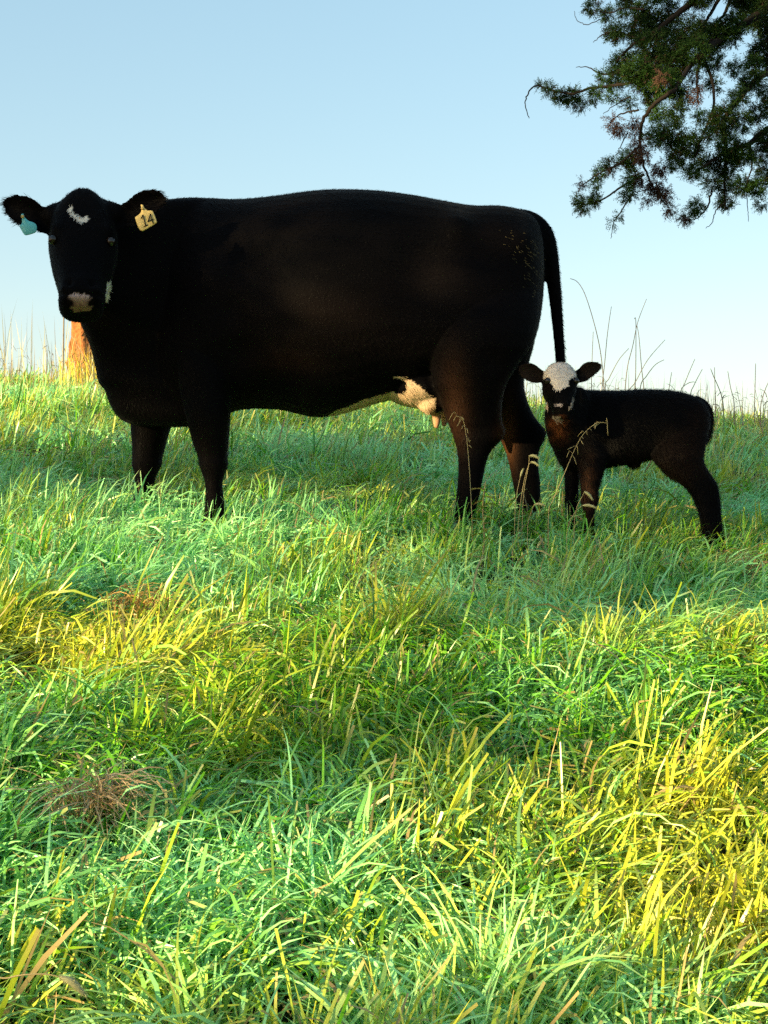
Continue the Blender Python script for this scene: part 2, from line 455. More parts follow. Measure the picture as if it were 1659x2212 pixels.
def coat_mat(name, rough=.62, spec=.22, sheen=.025):
    m, nt, b = nodes(name)
    a = nt.nodes.new('ShaderNodeAttribute'); a.attribute_name = 'tint'
    tc = nt.nodes.new('ShaderNodeTexCoord'); nz = nt.nodes.new('ShaderNodeTexNoise'); nz.inputs['Scale'].default_value = 140; nz.inputs['Detail'].default_value = 3
    nt.links.new(tc.outputs['Object'], nz.inputs['Vector'])
    hs = nt.nodes.new('ShaderNodeMix'); hs.data_type = 'RGBA'; hs.blend_type = 'MULTIPLY'; hs.inputs[0].default_value = .6
    nt.links.new(a.outputs['Color'], hs.inputs[6]); nt.links.new(nz.outputs['Color'], hs.inputs[7])
    nt.links.new(a.outputs['Color'], b.inputs['Base Color'])
    b.inputs['Roughness'].default_value = rough; b.inputs['Specular IOR Level'].default_value = spec
    b.inputs['Sheen Weight'].default_value = sheen; b.inputs['Sheen Roughness'].default_value = .35
    bp = nt.nodes.new('ShaderNodeBump'); bp.inputs['Strength'].default_value = .35; bp.inputs['Distance'].default_value = .004
    nt.links.new(nz.outputs['Fac'], bp.inputs['Height']); nt.links.new(bp.outputs[0], b.inputs['Normal'])
    return m
COAT = coat_mat('coat', .7, .03)
HAIR = coat_mat('hair', .5, .04)

def fur(rng, V, Q, N, col, n, length, flow, width=.0011, lift=.35, skip=None):
    """short hairs lying along the flow, each a tapering sliver that keeps its root's colour"""
    fn, ar = normals(V, Q)
    if skip is not None: ar = ar * ~skip[Q[:, 0]]
    f = rng.choice(len(Q), n, p=ar / ar.sum())
    w = rng.dirichlet(np.ones(4), n)
    p = np.einsum('nk,nkd->nd', w, V[Q[f]]); nn = np.einsum('nk,nkd->nd', w, N[Q[f]]); c = col[Q[f, 0]]
    nn /= np.linalg.norm(nn, axis=1)[:, None]
    d = flow(p, nn) + rng.normal(0, .22, (n, 3))
    d = d - nn * np.sum(d * nn, 1)[:, None]; d /= np.linalg.norm(d, axis=1)[:, None] + 1e-9
    L = (length(p) * rng.uniform(.6, 1.3, n))[:, None]
    lf = lift * rng.uniform(.4, 1.5, (n, 1))
    sd = np.cross(d, nn) * width
    m1 = p + d * L * .55 + nn * L * lf * .5; tipp = p + d * L + nn * L * lf * .75
    vv = np.stack([p - sd - nn * .001, p + sd - nn * .001, m1 - sd * .7, m1 + sd * .7, tipp], 1)
    b = np.arange(n)[:, None] * 5
    q = b + np.array([0, 1, 3, 2]); t = b + np.array([2, 3, 4])
    cc = np.repeat(np.clip(c * rng.uniform(.85, 1.15, (n, 1)), 0, 1), 5, 0)
    return vv.reshape(-1, 3), q, t, cc

def eyeball(name, parent, c, r, base):
    g = Geo(); blob(g, np.asarray(c) - base, (r, r, r), 20)
    link(name, g.mesh(name, EYE), parent)
EYE, _nt, _b = nodes('wet_dark_eye')
_tc = _nt.nodes.new('ShaderNodeTexCoord'); _nz = _nt.nodes.new('ShaderNodeTexNoise'); _nz.inputs['Scale'].default_value = 60
_rp = _nt.nodes.new('ShaderNodeValToRGB'); _rp.color_ramp.elements[0].color = (.004, .003, .003, 1); _rp.color_ramp.elements[1].color = (.018, .010, .006, 1)
_nt.links.new(_tc.outputs['Object'], _nz.inputs['Vector']); _nt.links.new(_nz.outputs['Fac'], _rp.inputs[0]); _nt.links.new(_rp.outputs[0], _b.inputs['Base Color'])
_b.inputs['Roughness'].default_value = .07; _b.inputs['Specular IOR Level'].default_value = .5
HOOF = simple_mat('hoof_horn', (.035, .028, .022), .5, .4, .3, 40)

def hooves(parent, feet, base, s=1.0):
    for u, v, Y in feet:
        c = at(u, v, Y); g = Geo()
        z0 = float(ground(c[0], c[1]))
        for side in (-1, 1):
            cc = np.array([c[0] - .012 * s, c[1] + side * .026 * s, z0])
            loft(g, [sellipse(cc + np.array([dx * s, 0, z * s]), np.array([a * s, 0, 0]), np.array([0, b_ * s, 0]), 16, 2.4)
                     for z, a, b_, dx in ((.0, .058, .027, -.012), (.02, .055, .027, -.006), (.05, .046, .025, .006), (.075, .036, .022, .014))])
        link('hoof', g.mesh('hoof', HOOF, offset=base), parent)

rc = np.random.default_rng(77)
# ---- cow
CY = 5.6
cow_base = np.array([*at(720, 1150, CY)[:2], 0.0]); cow_base[2] = float(ground(cow_base[0], cow_base[1]))
g = Geo()
stations(g, [(330, 437, 890, .19), (400, 431, 905, .27), (460, 433, 903, .32), (520, 436, 884, .345), (600, 430, 884, .39), (680, 420, 900, .42), (750, 417, 890, .42),
             (830, 421, 866, .405), (900, 430, 856, .38), (960, 441, 846, .365), (1020, 450, 836, .345), (1080, 450, 812, .32), (1130, 461, 772, .27), (1158, 484, 720, .19), (1170, 525, 650, .09)], CY)
# neck, dewlap and brisket, from the shoulder round towards the camera
rows = [(437, 330, 5.42, .09), (450, 268, 5.36, .12), (480, 215, 5.30, .13), (540, 178, 5.27, .135), (620, 168, 5.28, .135), (680, 172, 5.32, .13), (727, 189, 5.38, .125), (757, 199, 5.42, .13),
        (793, 206, 5.47, .14), (826, 213, 5.50, .15), (842, 226, 5.53, .16), (866, 234, 5.56, .16), (895, 250, 5.58, .15), (912, 272, 5.59, .12), (920, 300, 5.6, .07)]
rings = []
for v, ul, Yl, ry in spline(rows, 44):
    a, b = at(ul, v, Yl), at(470, v, 5.62)
    d = (b - a) / 2; w = np.cross(d, (0, 0, 1)); w /= np.linalg.norm(w)
    rings.append(sellipse((a + b) / 2, d, w * ry, 32, 2.6))
loft(g, rings)
# legs: near fore, far fore, near hind, far hind
slices(g, [(620, 392, 496, 5.52, .10), (700, 384, 502, 5.47, .125), (800, 384, 502, 5.43, .13), (870, 395, 498, 5.42, .115), (908, 404, 497, 5.42, .10), (955, 416, 494, 5.44, .08), (985, 427, 491, 5.45, .066),
           (1004, 430, 493, 5.45, .066), (1022, 437, 486, 5.45, .056), (1048, 444, 480, 5.45, .046), (1080, 444, 484, 5.45, .044), (1110, 441, 489, 5.45, .052), (1138, 436, 492, 5.45, .055), (1160, 432, 494, 5.45, .055)])
slices(g, [(780, 290, 420, 5.76, .12), (860, 284, 400, 5.78, .12), (920, 283, 370, 5.79, .095), (960, 286, 358, 5.8, .08), (986, 286, 351, 5.8, .066), (1004, 285, 349, 5.8, .064), (1022, 291, 340, 5.8, .054), (1046, 292, 332, 5.8, .045), (1070, 288, 328, 5.8, .044),
           (1091, 279, 327, 5.8, .052), (1115, 274, 330, 5.8, .055), (1140, 270, 330, 5.8, .055)])
slices(g, [(540, 975, 1145, 5.52, .12), (610, 945, 1166, 5.47, .16), (680, 928, 1166, 5.42, .17), (740, 922, 1152, 5.39, .165), (790, 926, 1118, 5.38, .148), (835, 940, 1092, 5.38, .125), (875, 953, 1084, 5.39, .105), (912, 967, 1084, 5.40, .085),
           (930, 974, 1092, 5.41, .075), (950, 981, 1084, 5.41, .066), (972, 987, 1062, 5.42, .056), (1000, 990, 1050, 5.42, .052), (1040, 989, 1042, 5.42, .05), (1080, 985, 1033, 5.42, .05), (1115, 979, 1026, 5.42, .055), (1145, 972, 1022, 5.42, .058), (1172, 965, 1020, 5.42, .058)])
slices(g, [(640, 990, 1160, 5.76, .15), (720, 990, 1158, 5.78, .16), (782, 1010, 1143, 5.79, .14), (826, 1030, 1131, 5.8, .115), (860, 1050, 1137, 5.8, .095), (891, 1073, 1149, 5.8, .078), (912, 1077, 1163, 5.8, .07), (932, 1079, 1180, 5.8, .064),
           (952, 1082, 1175, 5.8, .058), (975, 1092, 1164, 5.8, .05), (1000, 1099, 1162, 5.8, .048), (1044, 1108, 1167, 5.8, .046), (1085, 1116, 1168, 5.8, .048), (1123, 1124, 1173, 5.8, .055), (1160, 1120, 1178, 5.8, .058)])
# tail
tl = spline([(1080, 470, 5.6, 10), (1120, 468, 5.6, 17), (1155, 482, 5.6, 20), (1178, 512, 5.6, 20), (1189, 556, 5.6, 17), (1196, 610, 5.6, 15), (1202, 670, 5.6, 13), (1207, 730, 5.6, 11.5), (1211, 785, 5.6, 11), (1212, 850, 5.6, 12), (1210, 900, 5.6, 8)], 40)
tube(g, [at(u, v, Y) for u, v, Y, r in tl], [r / F * Y for u, v, Y, r in tl], 14)
# udder, teats, vulva
blob(g, at(915, 838, 5.55), (.17, .19, .085))
blob(g, at(935, 865, 5.50), (.07, .09, .06))
for u, v, Y in ((943, 893, 5.53), (985, 893, 5.58), (960, 888, 5.70)):
    tube(g, [at(u, v - 22, Y), at(u + 1, v, Y), at(u, v + 20, Y), at(u - 1, v + 33, Y)], [.030, .021, .016, .010], 12)
blob(g, at(1167, 592, 5.6), (.02, .03, .05))
# head and ears
cow_head = head(g, at(181, 412, 5.16), math.radians(27), [(0, .028, .015, -.05), (.02, .050, .035, -.09), (.05, .080, .05, -.14), (.10, .114, .06, -.19), (.16, .128, .064, -.22), (.215, .131, .062, -.24), (.27, .121, .060, -.25),
              (.33, .106, .056, -.235), (.39, .094, .052, -.205), (.435, .086, .054, -.175), (.475, .083, .060, -.15), (.51, .083, .058, -.135), (.535, .076, .040, -.115), (.552, .058, .012, -.09)], yaw=math.radians(10), e=2.7)
blob(g, at(120, 466, 5.15), (.052, .045, .045)); blob(g, at(240, 462, 5.15), (.052, .045, .045))
ear(g, [(148, 464, 38, 5.17), (118, 472, 34, 5.14), (98, 477, 29, 5.12), (75, 464, 33, 5.1), (50, 456, 35, 5.1), (28, 449, 28, 5.11), (13, 444, 18, 5.12), (6, 439, 6, 5.12)], .028)
ear(g, [(214, 464, 38, 5.17), (242, 468, 33, 5.14), (264, 467, 27, 5.12), (290, 452, 32, 5.1), (316, 439, 31, 5.1), (338, 433, 24, 5.11), (351, 430, 13, 5.12), (357, 428, 4, 5.12)], .028)
V, Q, T, ed = remesh(g, .0075, 12, keep=lambda V: np.where(V[:, 1] < 5.2, .45, 1.0))
N, _ = normals(V, Q)
V = bumps(V, N, [(at(425, 640, 5.3), .17, .028), (at(395, 760, 5.3), .10, .02), (at(520, 760, 5.3), .07, -.022), (at(925, 560, 5.3), .13, -.03), (at(985, 497, 5.4), .06, .028), (at(1125, 525, 5.4), .06, .018),
                 (at(1010, 700, 5.3), .18, .02), (at(935, 800, 5.3), .05, -.02), (at(640, 690, 5.2), .22, .012), (at(560, 560, 5.2), .12, -.016), (at(470, 600, 5.3), .06, .012), (at(505, 680, 5.3), .06, -.014), (at(1060, 560, 5.3), .10, -.018), (at(890, 640, 5.2), .14, -.016), (at(360, 640, 5.3), .09, -.016), (at(1060, 780, 5.3), .05, -.012)])
for sx in (-1, 1):      # brows, cheek, nostrils, mouth
    V = bumps(V, N, [(cow_head(sx * .105, .215, .045), .030, .016), (cow_head(sx * .116, .258, .025), .018, -.014), (cow_head(sx * .108, .288, .03), .02, .006), (cow_head(sx * .046, .476, .062), .015, -.026), (cow_head(sx * .058, .468, .055), .012, -.014), (cow_head(sx * .062, .495, .045), .016, .008),
                     (cow_head(sx * .095, .33, -.06), .06, .008)], False)
V = bumps(V, N, [(cow_head(0, .46, .07), .03, .006), (cow_head(0, .16, .06), .05, -.006)], False)
mo = np.exp(-((V[:, 2] - cow_head(0, .522, .05)[2]) / .006) ** 2) * (V[:, 1] < cow_head(0, .5, .0)[1] + .03)
V = V - N * (mo * .008)[:, None]
N, _ = normals(V, Q)
u, v = pix(V)
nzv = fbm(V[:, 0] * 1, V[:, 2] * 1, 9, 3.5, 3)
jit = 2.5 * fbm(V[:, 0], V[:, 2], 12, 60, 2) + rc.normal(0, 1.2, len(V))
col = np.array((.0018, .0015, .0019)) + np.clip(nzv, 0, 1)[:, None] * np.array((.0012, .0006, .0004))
for (gu, gv, gr, gs, amt) in ((690, 700, 130, 80, (.004, .0022, .0014)), (985, 900, 26, 100, (.030, .012, .005)), (1095, 960, 18, 80, (.07, .028, .009)), (620, 780, 70, 30, (.005, .002, .0007))):      # warm sunlight on flank and hind legs, painted into the coat
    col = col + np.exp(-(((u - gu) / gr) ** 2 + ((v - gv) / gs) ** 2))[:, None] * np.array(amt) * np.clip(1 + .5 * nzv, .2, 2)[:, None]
cream = inpoly(u + jit * .45, v + jit * .45, [(841, 812), (873, 815), (904, 832), (932, 858), (965, 866), (990, 880), (990, 940), (930, 940), (900, 905), (700, 927), (705, 902), (723, 888), (768, 870), (807, 858), (841, 848), (866, 849), (878, 843), (877, 824), (862, 818)]) & (V[:, 1] > 5.0)
cream &= ~((V[:, 1] < 5.47) & (u > 940)) & ~((V[:, 1] < 5.515) & (u > 958))
col[cream] = (.62, .43, .28)
teat = (v > 880) & (u > 925) & (u < 1000) & cream
col[teat] = (.40, .22, .13)
bl = (polydist(u + jit * 1.2, v + jit * .9, [(156, 453), (156, 459), (163, 468), (175, 474), (189, 472)]) < 4.2) & (V[:, 1] < 5.25)
col[bl] = (.62, .56, .48)
ck = inpoly(u + jit * .5, v + jit * .5, [(232, 610), (240, 606), (241, 622), (236, 640), (229, 654), (227, 640)]) & (V[:, 1] < 5.35)
col[ck] = (.68, .62, .54)
fr = (V - cow_head(0, 0, 0))
hx = fr[:, 0]; nose = (np.abs((u - 174.5) / np.interp(v, [632, 648, 664, 680], [29, 31, 25, 20])) ** 3 + np.abs((v - 656) / 22) ** 3 < 1 + .05 * jit) & (V[:, 1] < cow_head(0, .47, .02)[1])
col[nose] = np.array((.22, .125, .09)) + np.clip((652 - v[nose]) / 18, 0, 1)[:, None] * np.array((.20, .18, .20)) - np.exp(-((u[nose] - 174) / 2.5) ** 2)[:, None] * np.array((.08, .05, .04)) * (v[nose] > 655)[:, None]
nost = sum(np.exp(-(((u - nu) / 9.5) ** 2 + ((v - 652 + sg * (u - nu) * .5) / 8) ** 2)) for nu, sg in ((149, -1), (200, 1)))
near_face = V[:, 1] < 5.1
col = np.where((near_face)[:, None], col * (1 - np.clip(nost * 2.2, 0, .985))[:, None], col)
cow = empty('cow', cow_base, label='large black cow with a yellow ear tag marked 14, head turned to the camera', category='cow')
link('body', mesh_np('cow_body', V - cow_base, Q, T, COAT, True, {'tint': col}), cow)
def cow_flow(p, n):
    f = np.tile(np.array([.75, 0, -.65]), (len(p), 1))
    u, v = pix(p)
    f[v > 860] = (.1, 0, -1)
    hd = (p[:, 1] < 5.2) & (u < 270)
    f[hd] = (0, -.3, -1)
    f[hd & (v < 450) & (u > 120) & (u < 240)] = (0, -.2, .6)
    f[hd & (u < 105)] = (-1, 0, -.2)
    e2 = (p[:, 1] < 5.2) & (u > 255) & (v < 500); f[e2] = (1, 0, -.1)
    return f
def cow_len(p):
    u, v = pix(p)
    L = np.full(len(p), .014)
    L[(p[:, 1] < 5.2) & ((u < 100) | (u > 260)) & (v < 510)] = .024
    L[(p[:, 1] < 5.2) & (u > 140) & (u < 225) & (v < 480)] = .015
    L[(p[:, 1] < 5.2) & (v > 500) & (u > 100)] = .009
    L[u > 1175] = .02
    return L
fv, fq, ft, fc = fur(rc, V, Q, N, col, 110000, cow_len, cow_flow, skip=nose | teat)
fu, fvv = pix(fv[::5]); soiled = inpoly(fu + rc.normal(0, 7, len(fu)), fvv + rc.normal(0, 7, len(fu)), [(1075, 492), (1110, 500), (1165, 525), (1170, 620), (1150, 640), (1122, 570)]) & (rc.uniform(0, 1, len(fu)) < .20 + .2 * fbm(fu, fvv, 5, .25, 2))
fc[np.repeat(soiled, 5)] = np.array((.085, .065, .028)) * rc.uniform(.5, 1.6, (int(soiled.sum()) * 5, 1))          # dried dung caught in the hair
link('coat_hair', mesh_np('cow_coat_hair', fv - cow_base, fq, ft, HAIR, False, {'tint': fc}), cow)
for sx in (-1, 1): eyeball('eye', cow, cow_head(sx * .106, .258, .021), .0180, cow_base)
hooves(cow, [(462, 1155, 5.45), (302, 1135, 5.8), (996, 1170, 5.42), (1148, 1165, 5.8)], cow_base)

def tag_plate(name, pts, Y, lean, mat, parent, base, label):
    """a moulded ear tag: outline in pixels, real thickness, set just in front of the ear"""
    o = [at(u, v, Y + lean * (v - pts[0][1]) / 50) for u, v in spline(pts + [pts[0]], 40)[:-1]]
    o = np.array(o); d = np.array([0, .0035, 0]); c = o.mean(0)
    ins = c + (o - c) * .93
    g = Geo(); loft(g, [ins - d, o - d * .4, o + d * .4, ins + d])
    b = np.asarray([at(*pts[0], Y)[0], Y, at(*pts[0], Y)[2]])
    t = link(name, g.mesh(name, mat, offset=base, smooth=False), parent); t['label'] = label
    return t
TEAL = simple_mat('teal_plastic', (.10, .42, .42), .45, .4, .2, 60)
YELLOW = simple_mat('faded_yellow_plastic', (.80, .53, .16), .5, .4, .12, 40)
INK = simple_mat('black_ink', (.05, .045, .03), .7, .2, .2, 80)
BUTTON = simple_mat('tag_button', (.45, .32, .10), .45, .4, .2, 80)
def R2(k): return [(a, b) for a, b in k]
tg = tag_plate('ear_tag', [(46, 463), (50, 462), (54, 470), (62, 477), (73, 481), (79, 487), (79, 497), (75, 503), (58, 508), (52, 506), (44, 493), (43, 488), (48, 480)], 5.04, -.01, TEAL, cow, cow_base, 'teal ear tag in the ear at the left')
tg2 = tag_plate('ear_tag', [(304, 443), (308, 442), (312, 449), (319, 455), (327, 455), (331, 458), (338, 477), (336, 483), (311, 498), (305, 498), (300, 494), (292, 472), (294, 468), (303, 461), (306, 452)], 5.04, -.01, YELLOW, cow, cow_base, 'pale yellow ear tag with the number 14')
for t_, (bu, bv) in ((tg, (49, 468)), (tg2, (308, 450))):
    gb = Geo(); c = at(bu, bv, 5.033) - cow_base
    loft(gb, [sellipse(c + np.array([0, y, 0]), np.array([r, 0, 0]), np.array([0, 0, r]), 14) for y, r in ((-.004, .0045), (-.002, .0065), (.004, .0065))])
    link('button', gb.mesh('button', BUTTON), t_)
def stroke(g, pts, w, Y):
    P = [at(u, v, Y) for u, v in pts]
    for a, b in zip(P[:-1], P[1:]):
        d = b - a; d /= np.linalg.norm(d); s = np.cross(d, (0, 1, 0)) * w; e = d * w * .8
        y = np.array([0, .0006, 0])
        v_ = np.array([a - e - s, a - e + s, b + e + s, b + e - s])
        g.add(np.concatenate([v_ - y, v_ + y]), [[0, 1, 2, 3], [7, 6, 5, 4], [0, 4, 5, 1], [1, 5, 6, 2], [2, 6, 7, 3], [3, 7, 4, 0]])
for pts_list in ([[(305, 471), (309, 465), (315, 488)], [(311, 490), (319, 486)]], [[(325, 463), (320, 478), (331, 474)], [(325, 463), (331, 482)]]):
    gs = Geo()
    for p_ in pts_list: stroke(gs, p_, .0022, 5.027)
    link('digit', gs.mesh('digit', INK, offset=cow_base, smooth=False), tg2)

# ---- calf
KY = 5.42
calf_base = np.array([*at(1370, 1185, KY)[:2], 0.0]); calf_base[2] = float(ground(calf_base[0], calf_base[1]))
g = Geo()
stations(g, [(1212, 858, 985, .06), (1232, 848, 1003, .09), (1260, 843, 1010, .108), (1300, 844, 1011, .118), (1345, 844, 1003, .125), (1377, 842, 1000, .125), (1410, 842, 991, .12), (1443, 844, 985, .115), (1475, 849, 982, .11), (1500, 858, 975, .10),
             (1517, 872, 955, .08), (1528, 893, 930, .045)], KY, 36)
blob(g, at(1369, 1000, KY), (.03, .03, .022))
rows = [(838, 1222, 5.30, .04), (850, 1200, 5.26, .05), (875, 1186, 5.25, .055), (905, 1183, 5.27, .058), (930, 1186, 5.31, .065), (955, 1193, 5.35, .07), (975, 1201, 5.39, .075), (995, 1208, 5.41, .07), (1008, 1216, 5.42, .05), (1014, 1228, 5.42, .03)]
rings = []
for v_, ul, Yl, ry in spline(rows, 26):
    a, b = at(ul, v_, Yl), at(np.interp(v_, [838, 850, 872], [1248, 1262, 1290]), v_, np.interp(v_, [838, 872], [5.34, 5.44]))
    d = (b - a) / 2; w = np.cross(d, (0, 0, 1)); w /= np.linalg.norm(w)
    rings.append(sellipse((a + b) / 2, d, w * ry, 28, 2.4))
loft(g, rings)
slices(g, [(950, 1238, 1312, 5.36, .05), (985, 1243, 1312, 5.35, .052), (1014, 1250, 1305, 5.35, .046), (1040, 1253, 1298, 5.35, .038), (1062, 1255, 1292, 5.35, .033), (1083, 1255, 1293, 5.35, .033), (1098, 1259, 1286, 5.35, .027), (1116, 1261, 1283, 5.35, .023), (1140, 1260, 1284, 5.35, .024), (1165, 1258, 1287, 5.35, .029), (1190, 1255, 1290, 5.35, .03)])
slices(g, [(950, 1215, 1270, 5.48, .05), (1000, 1216, 1262, 5.49, .048), (1028, 1220, 1252, 5.49, .04), (1066, 1221, 1249, 5.49, .033), (1082, 1220, 1249, 5.49, .031), (1098, 1223, 1245, 5.49, .026), (1115, 1224, 1243, 5.49, .022), (1136, 1222, 1243, 5.49, .024), (1160, 1218, 1244, 5.49, .029), (1188, 1214, 1245, 5.49, .03)])
slices(g, [(880, 1435, 1520, 5.40, .05), (930, 1408, 1527, 5.37, .06), (965, 1400, 1523, 5.36, .063), (990, 1409, 1519, 5.35, .06), (1010, 1428, 1525, 5.35, .05), (1028, 1450, 1537, 5.35, .043), (1045, 1474, 1549, 5.35, .037), (1062, 1491, 1553, 5.35, .032), (1083, 1504, 1556, 5.35, .028), (1110, 1513, 1557, 5.35, .027), (1135, 1521, 1560, 5.35, .027), (1160, 1526, 1564, 5.35, .03), (1185, 1522, 1566, 5.35, .031)])
slices(g, [(930, 1410, 1515, 5.48, .06), (985, 1410, 1505, 5.49, .056), (1010, 1425, 1512, 5.49, .046), (1030, 1444, 1522, 5.49, .04), (1050, 1478, 1535, 5.49, .034), (1083, 1500, 1542, 5.49, .027), (1125, 1513, 1545, 5.49, .025), (1155, 1515, 1548, 5.49, .028), (1182, 1510, 1548, 5.49, .03)])
tl = spline([(1500, 862, 5.42, 9), (1520, 874, 5.42, 10), (1531, 893, 5.42, 9), (1533, 920, 5.42, 7.5), (1530, 940, 5.42, 6), (1524, 957, 5.42, 4)], 20)
tube(g, [at(a, b, c) for a, b, c, r in tl], [r / F * c for a, b, c, r in tl], 12)
calf_head = head(g, at(1209, 785, 5.22), math.radians(24), [(0, .024, .008, -.03), (.008, .040, .02, -.05), (.025, .055, .03, -.08), (.05, .0645, .036, -.10), (.085, .066, .037, -.115), (.115, .061, .034, -.115), (.145, .051, .03, -.10), (.17, .043, .029, -.08),
              (.19, .040, .031, -.068), (.205, .039, .03, -.06), (.218, .034, .02, -.05), (.235, .022, .0, -.035)], yaw=math.radians(3), n=28)
ear(g, [(1186, 815, 11, 5.24), (1172, 813, 13, 5.23), (1155, 807, 20, 5.22), (1139, 803, 19, 5.22), (1127, 800, 13, 5.23), (1121, 797, 5, 5.23)], .014, .004)
ear(g, [(1233, 815, 11, 5.24), (1247, 813, 14, 5.23), (1263, 804, 20, 5.22), (1280, 797, 16, 5.22), (1292, 793, 10, 5.23), (1299, 792, 3, 5.23)], .014, .004)
V, Q, T, ed = remesh(g, .0046, 6, keep=lambda V: np.where(V[:, 1] < 5.24, .5, 1.0))
N, _ = normals(V, Q)
V = bumps(V, N, [(at(1265, 930, 5.3), .06, .012), (at(1470, 930, 5.3), .07, .010), (at(1400, 950, 5.3), .05, -.010), (at(1330, 985, 5.3), .05, .004), (at(1308, 960, 5.3), .03, -.008)])
for sx in (-1, 1):
    V = bumps(V, N, [(calf_head(sx * .058, .082, .012), .012, -.008), (calf_head(sx * .056, .066, .022), .016, .007), (calf_head(sx * .023, .186, .03), .008, -.010)], False)
mo = np.exp(-((V[:, 2] - calf_head(0, .203, .03)[2]) / .0035) ** 2) * (V[:, 1] < calf_head(0, .2, .0)[1])
V = V - N * (mo * .005)[:, None]
N, _ = normals(V, Q)
u, v = pix(V)
jit = 1.6 * fbm(V[:, 0], V[:, 2], 14, 90, 2) + rc.normal(0, .8, len(V))
nzv = fbm(V[:, 0], V[:, 2], 19, 9, 3)
col = np.array((.0020, .0017, .0020)) + np.clip(nzv, 0, 1)[:, None] * np.array((.004, .0018, .0008))
fc_ = V[:, 1] < 5.29
cap = inpoly(u + jit, v + jit, [(1175, 820), (1174, 803), (1186, 782), (1209, 776), (1232, 784), (1244, 805), (1244, 816), (1234, 820), (1224, 833), (1212, 845), (1202, 845), (1192, 830), (1184, 822)]) & fc_ & (u > 1172) & (u < 1246)
col[cap] = (.60, .52, .46)
for poly in ([(1176, 868), (1183, 868), (1184, 878), (1183, 888), (1178, 882)], [(1237, 858), (1242, 862), (1236, 876), (1230, 888), (1229, 880)]):
    col[inpoly(u + jit * .5, v + jit * .5, poly) & fc_] = (.30, .24, .19)
br = np.exp(-(((u - 1204) / 17) ** 2 + ((v - 918) / 24) ** 2)) * (N[:, 1] < .5) * np.clip(1 + .6 * fbm(V[:, 0], V[:, 2], 77, 120, 2), 0, 2)
lg = np.exp(-(((u - 1270) / 14) ** 2 + ((v - 1050) / 50) ** 2)) * (V[:, 1] < 5.4) * np.clip(1 + .6 * fbm(V[:, 0], V[:, 2], 78, 110, 2), 0, 2)
col = np.where((~cap)[:, None], col + br[:, None] * np.array((.075, .024, .008)) * (v > 895)[:, None] + lg[:, None] * np.array((.035, .015, .007)), col)  # warm sunlight on chest and foreleg is painted into the calf's coat
eb = fc_ & ((u < 1168) | (u > 1252)) & (N[:, 1] < -.2); col[eb] = (.012, .008, .006)
ns = (np.exp(-(((u - 1200) / 7) ** 2 + ((v - 875) / 6) ** 2)) + np.exp(-(((u - 1212) / 7) ** 2 + ((v - 875) / 6) ** 2)) > .75) & fc_
col[ns] = (.25, .21, .21)
nost = sum(np.exp(-(((u - a) / 3.5) ** 2 + ((v - 880) / 4) ** 2)) for a in (1193, 1219))
col = np.where(fc_[:, None], col * (1 - np.clip(nost * 1.3, 0, .95))[:, None], col)
col[inpoly(u + jit * .5, v + jit * .5, [(1193, 898), (1200, 901), (1212, 899), (1212, 907), (1200, 909), (1193, 904)]) & fc_] = (.20, .17, .14)
calf = empty('calf', calf_base, label='small black calf with a white forehead standing behind the cow', category='calf')
link('body', mesh_np('calf_body', V - calf_base, Q, T, COAT, True, {'tint': col}), calf)
def calf_flow(p, n):
    f = np.tile(np.array([.7, 0, -.7]), (len(p), 1))
    u, v = pix(p)
    f[v > 985] = (.1, 0, -1)
    hd = (p[:, 1] < 5.28) & (v < 905); f[hd] = (0, -.3, -1)
    f[hd & (u < 1172)] = (-1, 0, 0); f[hd & (u > 1250)] = (1, 0, 0)
    return f
fv, fq, ft, fcol = fur(rc, V, Q, N, col, 60000, lambda p: np.where((p[:, 1] < 5.28) & (pix(p)[1] < 905), .008, .017), calf_flow, width=.0008, lift=.5, skip=ns)
link('coat_hair', mesh_np('calf_coat_hair', fv - calf_base, fq, ft, HAIR, False, {'tint': fcol}), calf)
for sx in (-1, 1): eyeball('eye', calf, calf_head(sx * .055, .086, .013), .0135, calf_base)
hooves(calf, [(1272, 1190, 5.35), (1230, 1188, 5.49), (1545, 1190, 5.35), (1530, 1185, 5.49)], calf_base, .6)
# ------------------------------------------------------------------ trees
BARK = simple_mat('grey_brown_bark', (.020, .015, .012), .9, .1, .5, 25, bump=.8)
NEEDLE = leaf_mat('cedar_scale_leaves', .15, .6, .15)

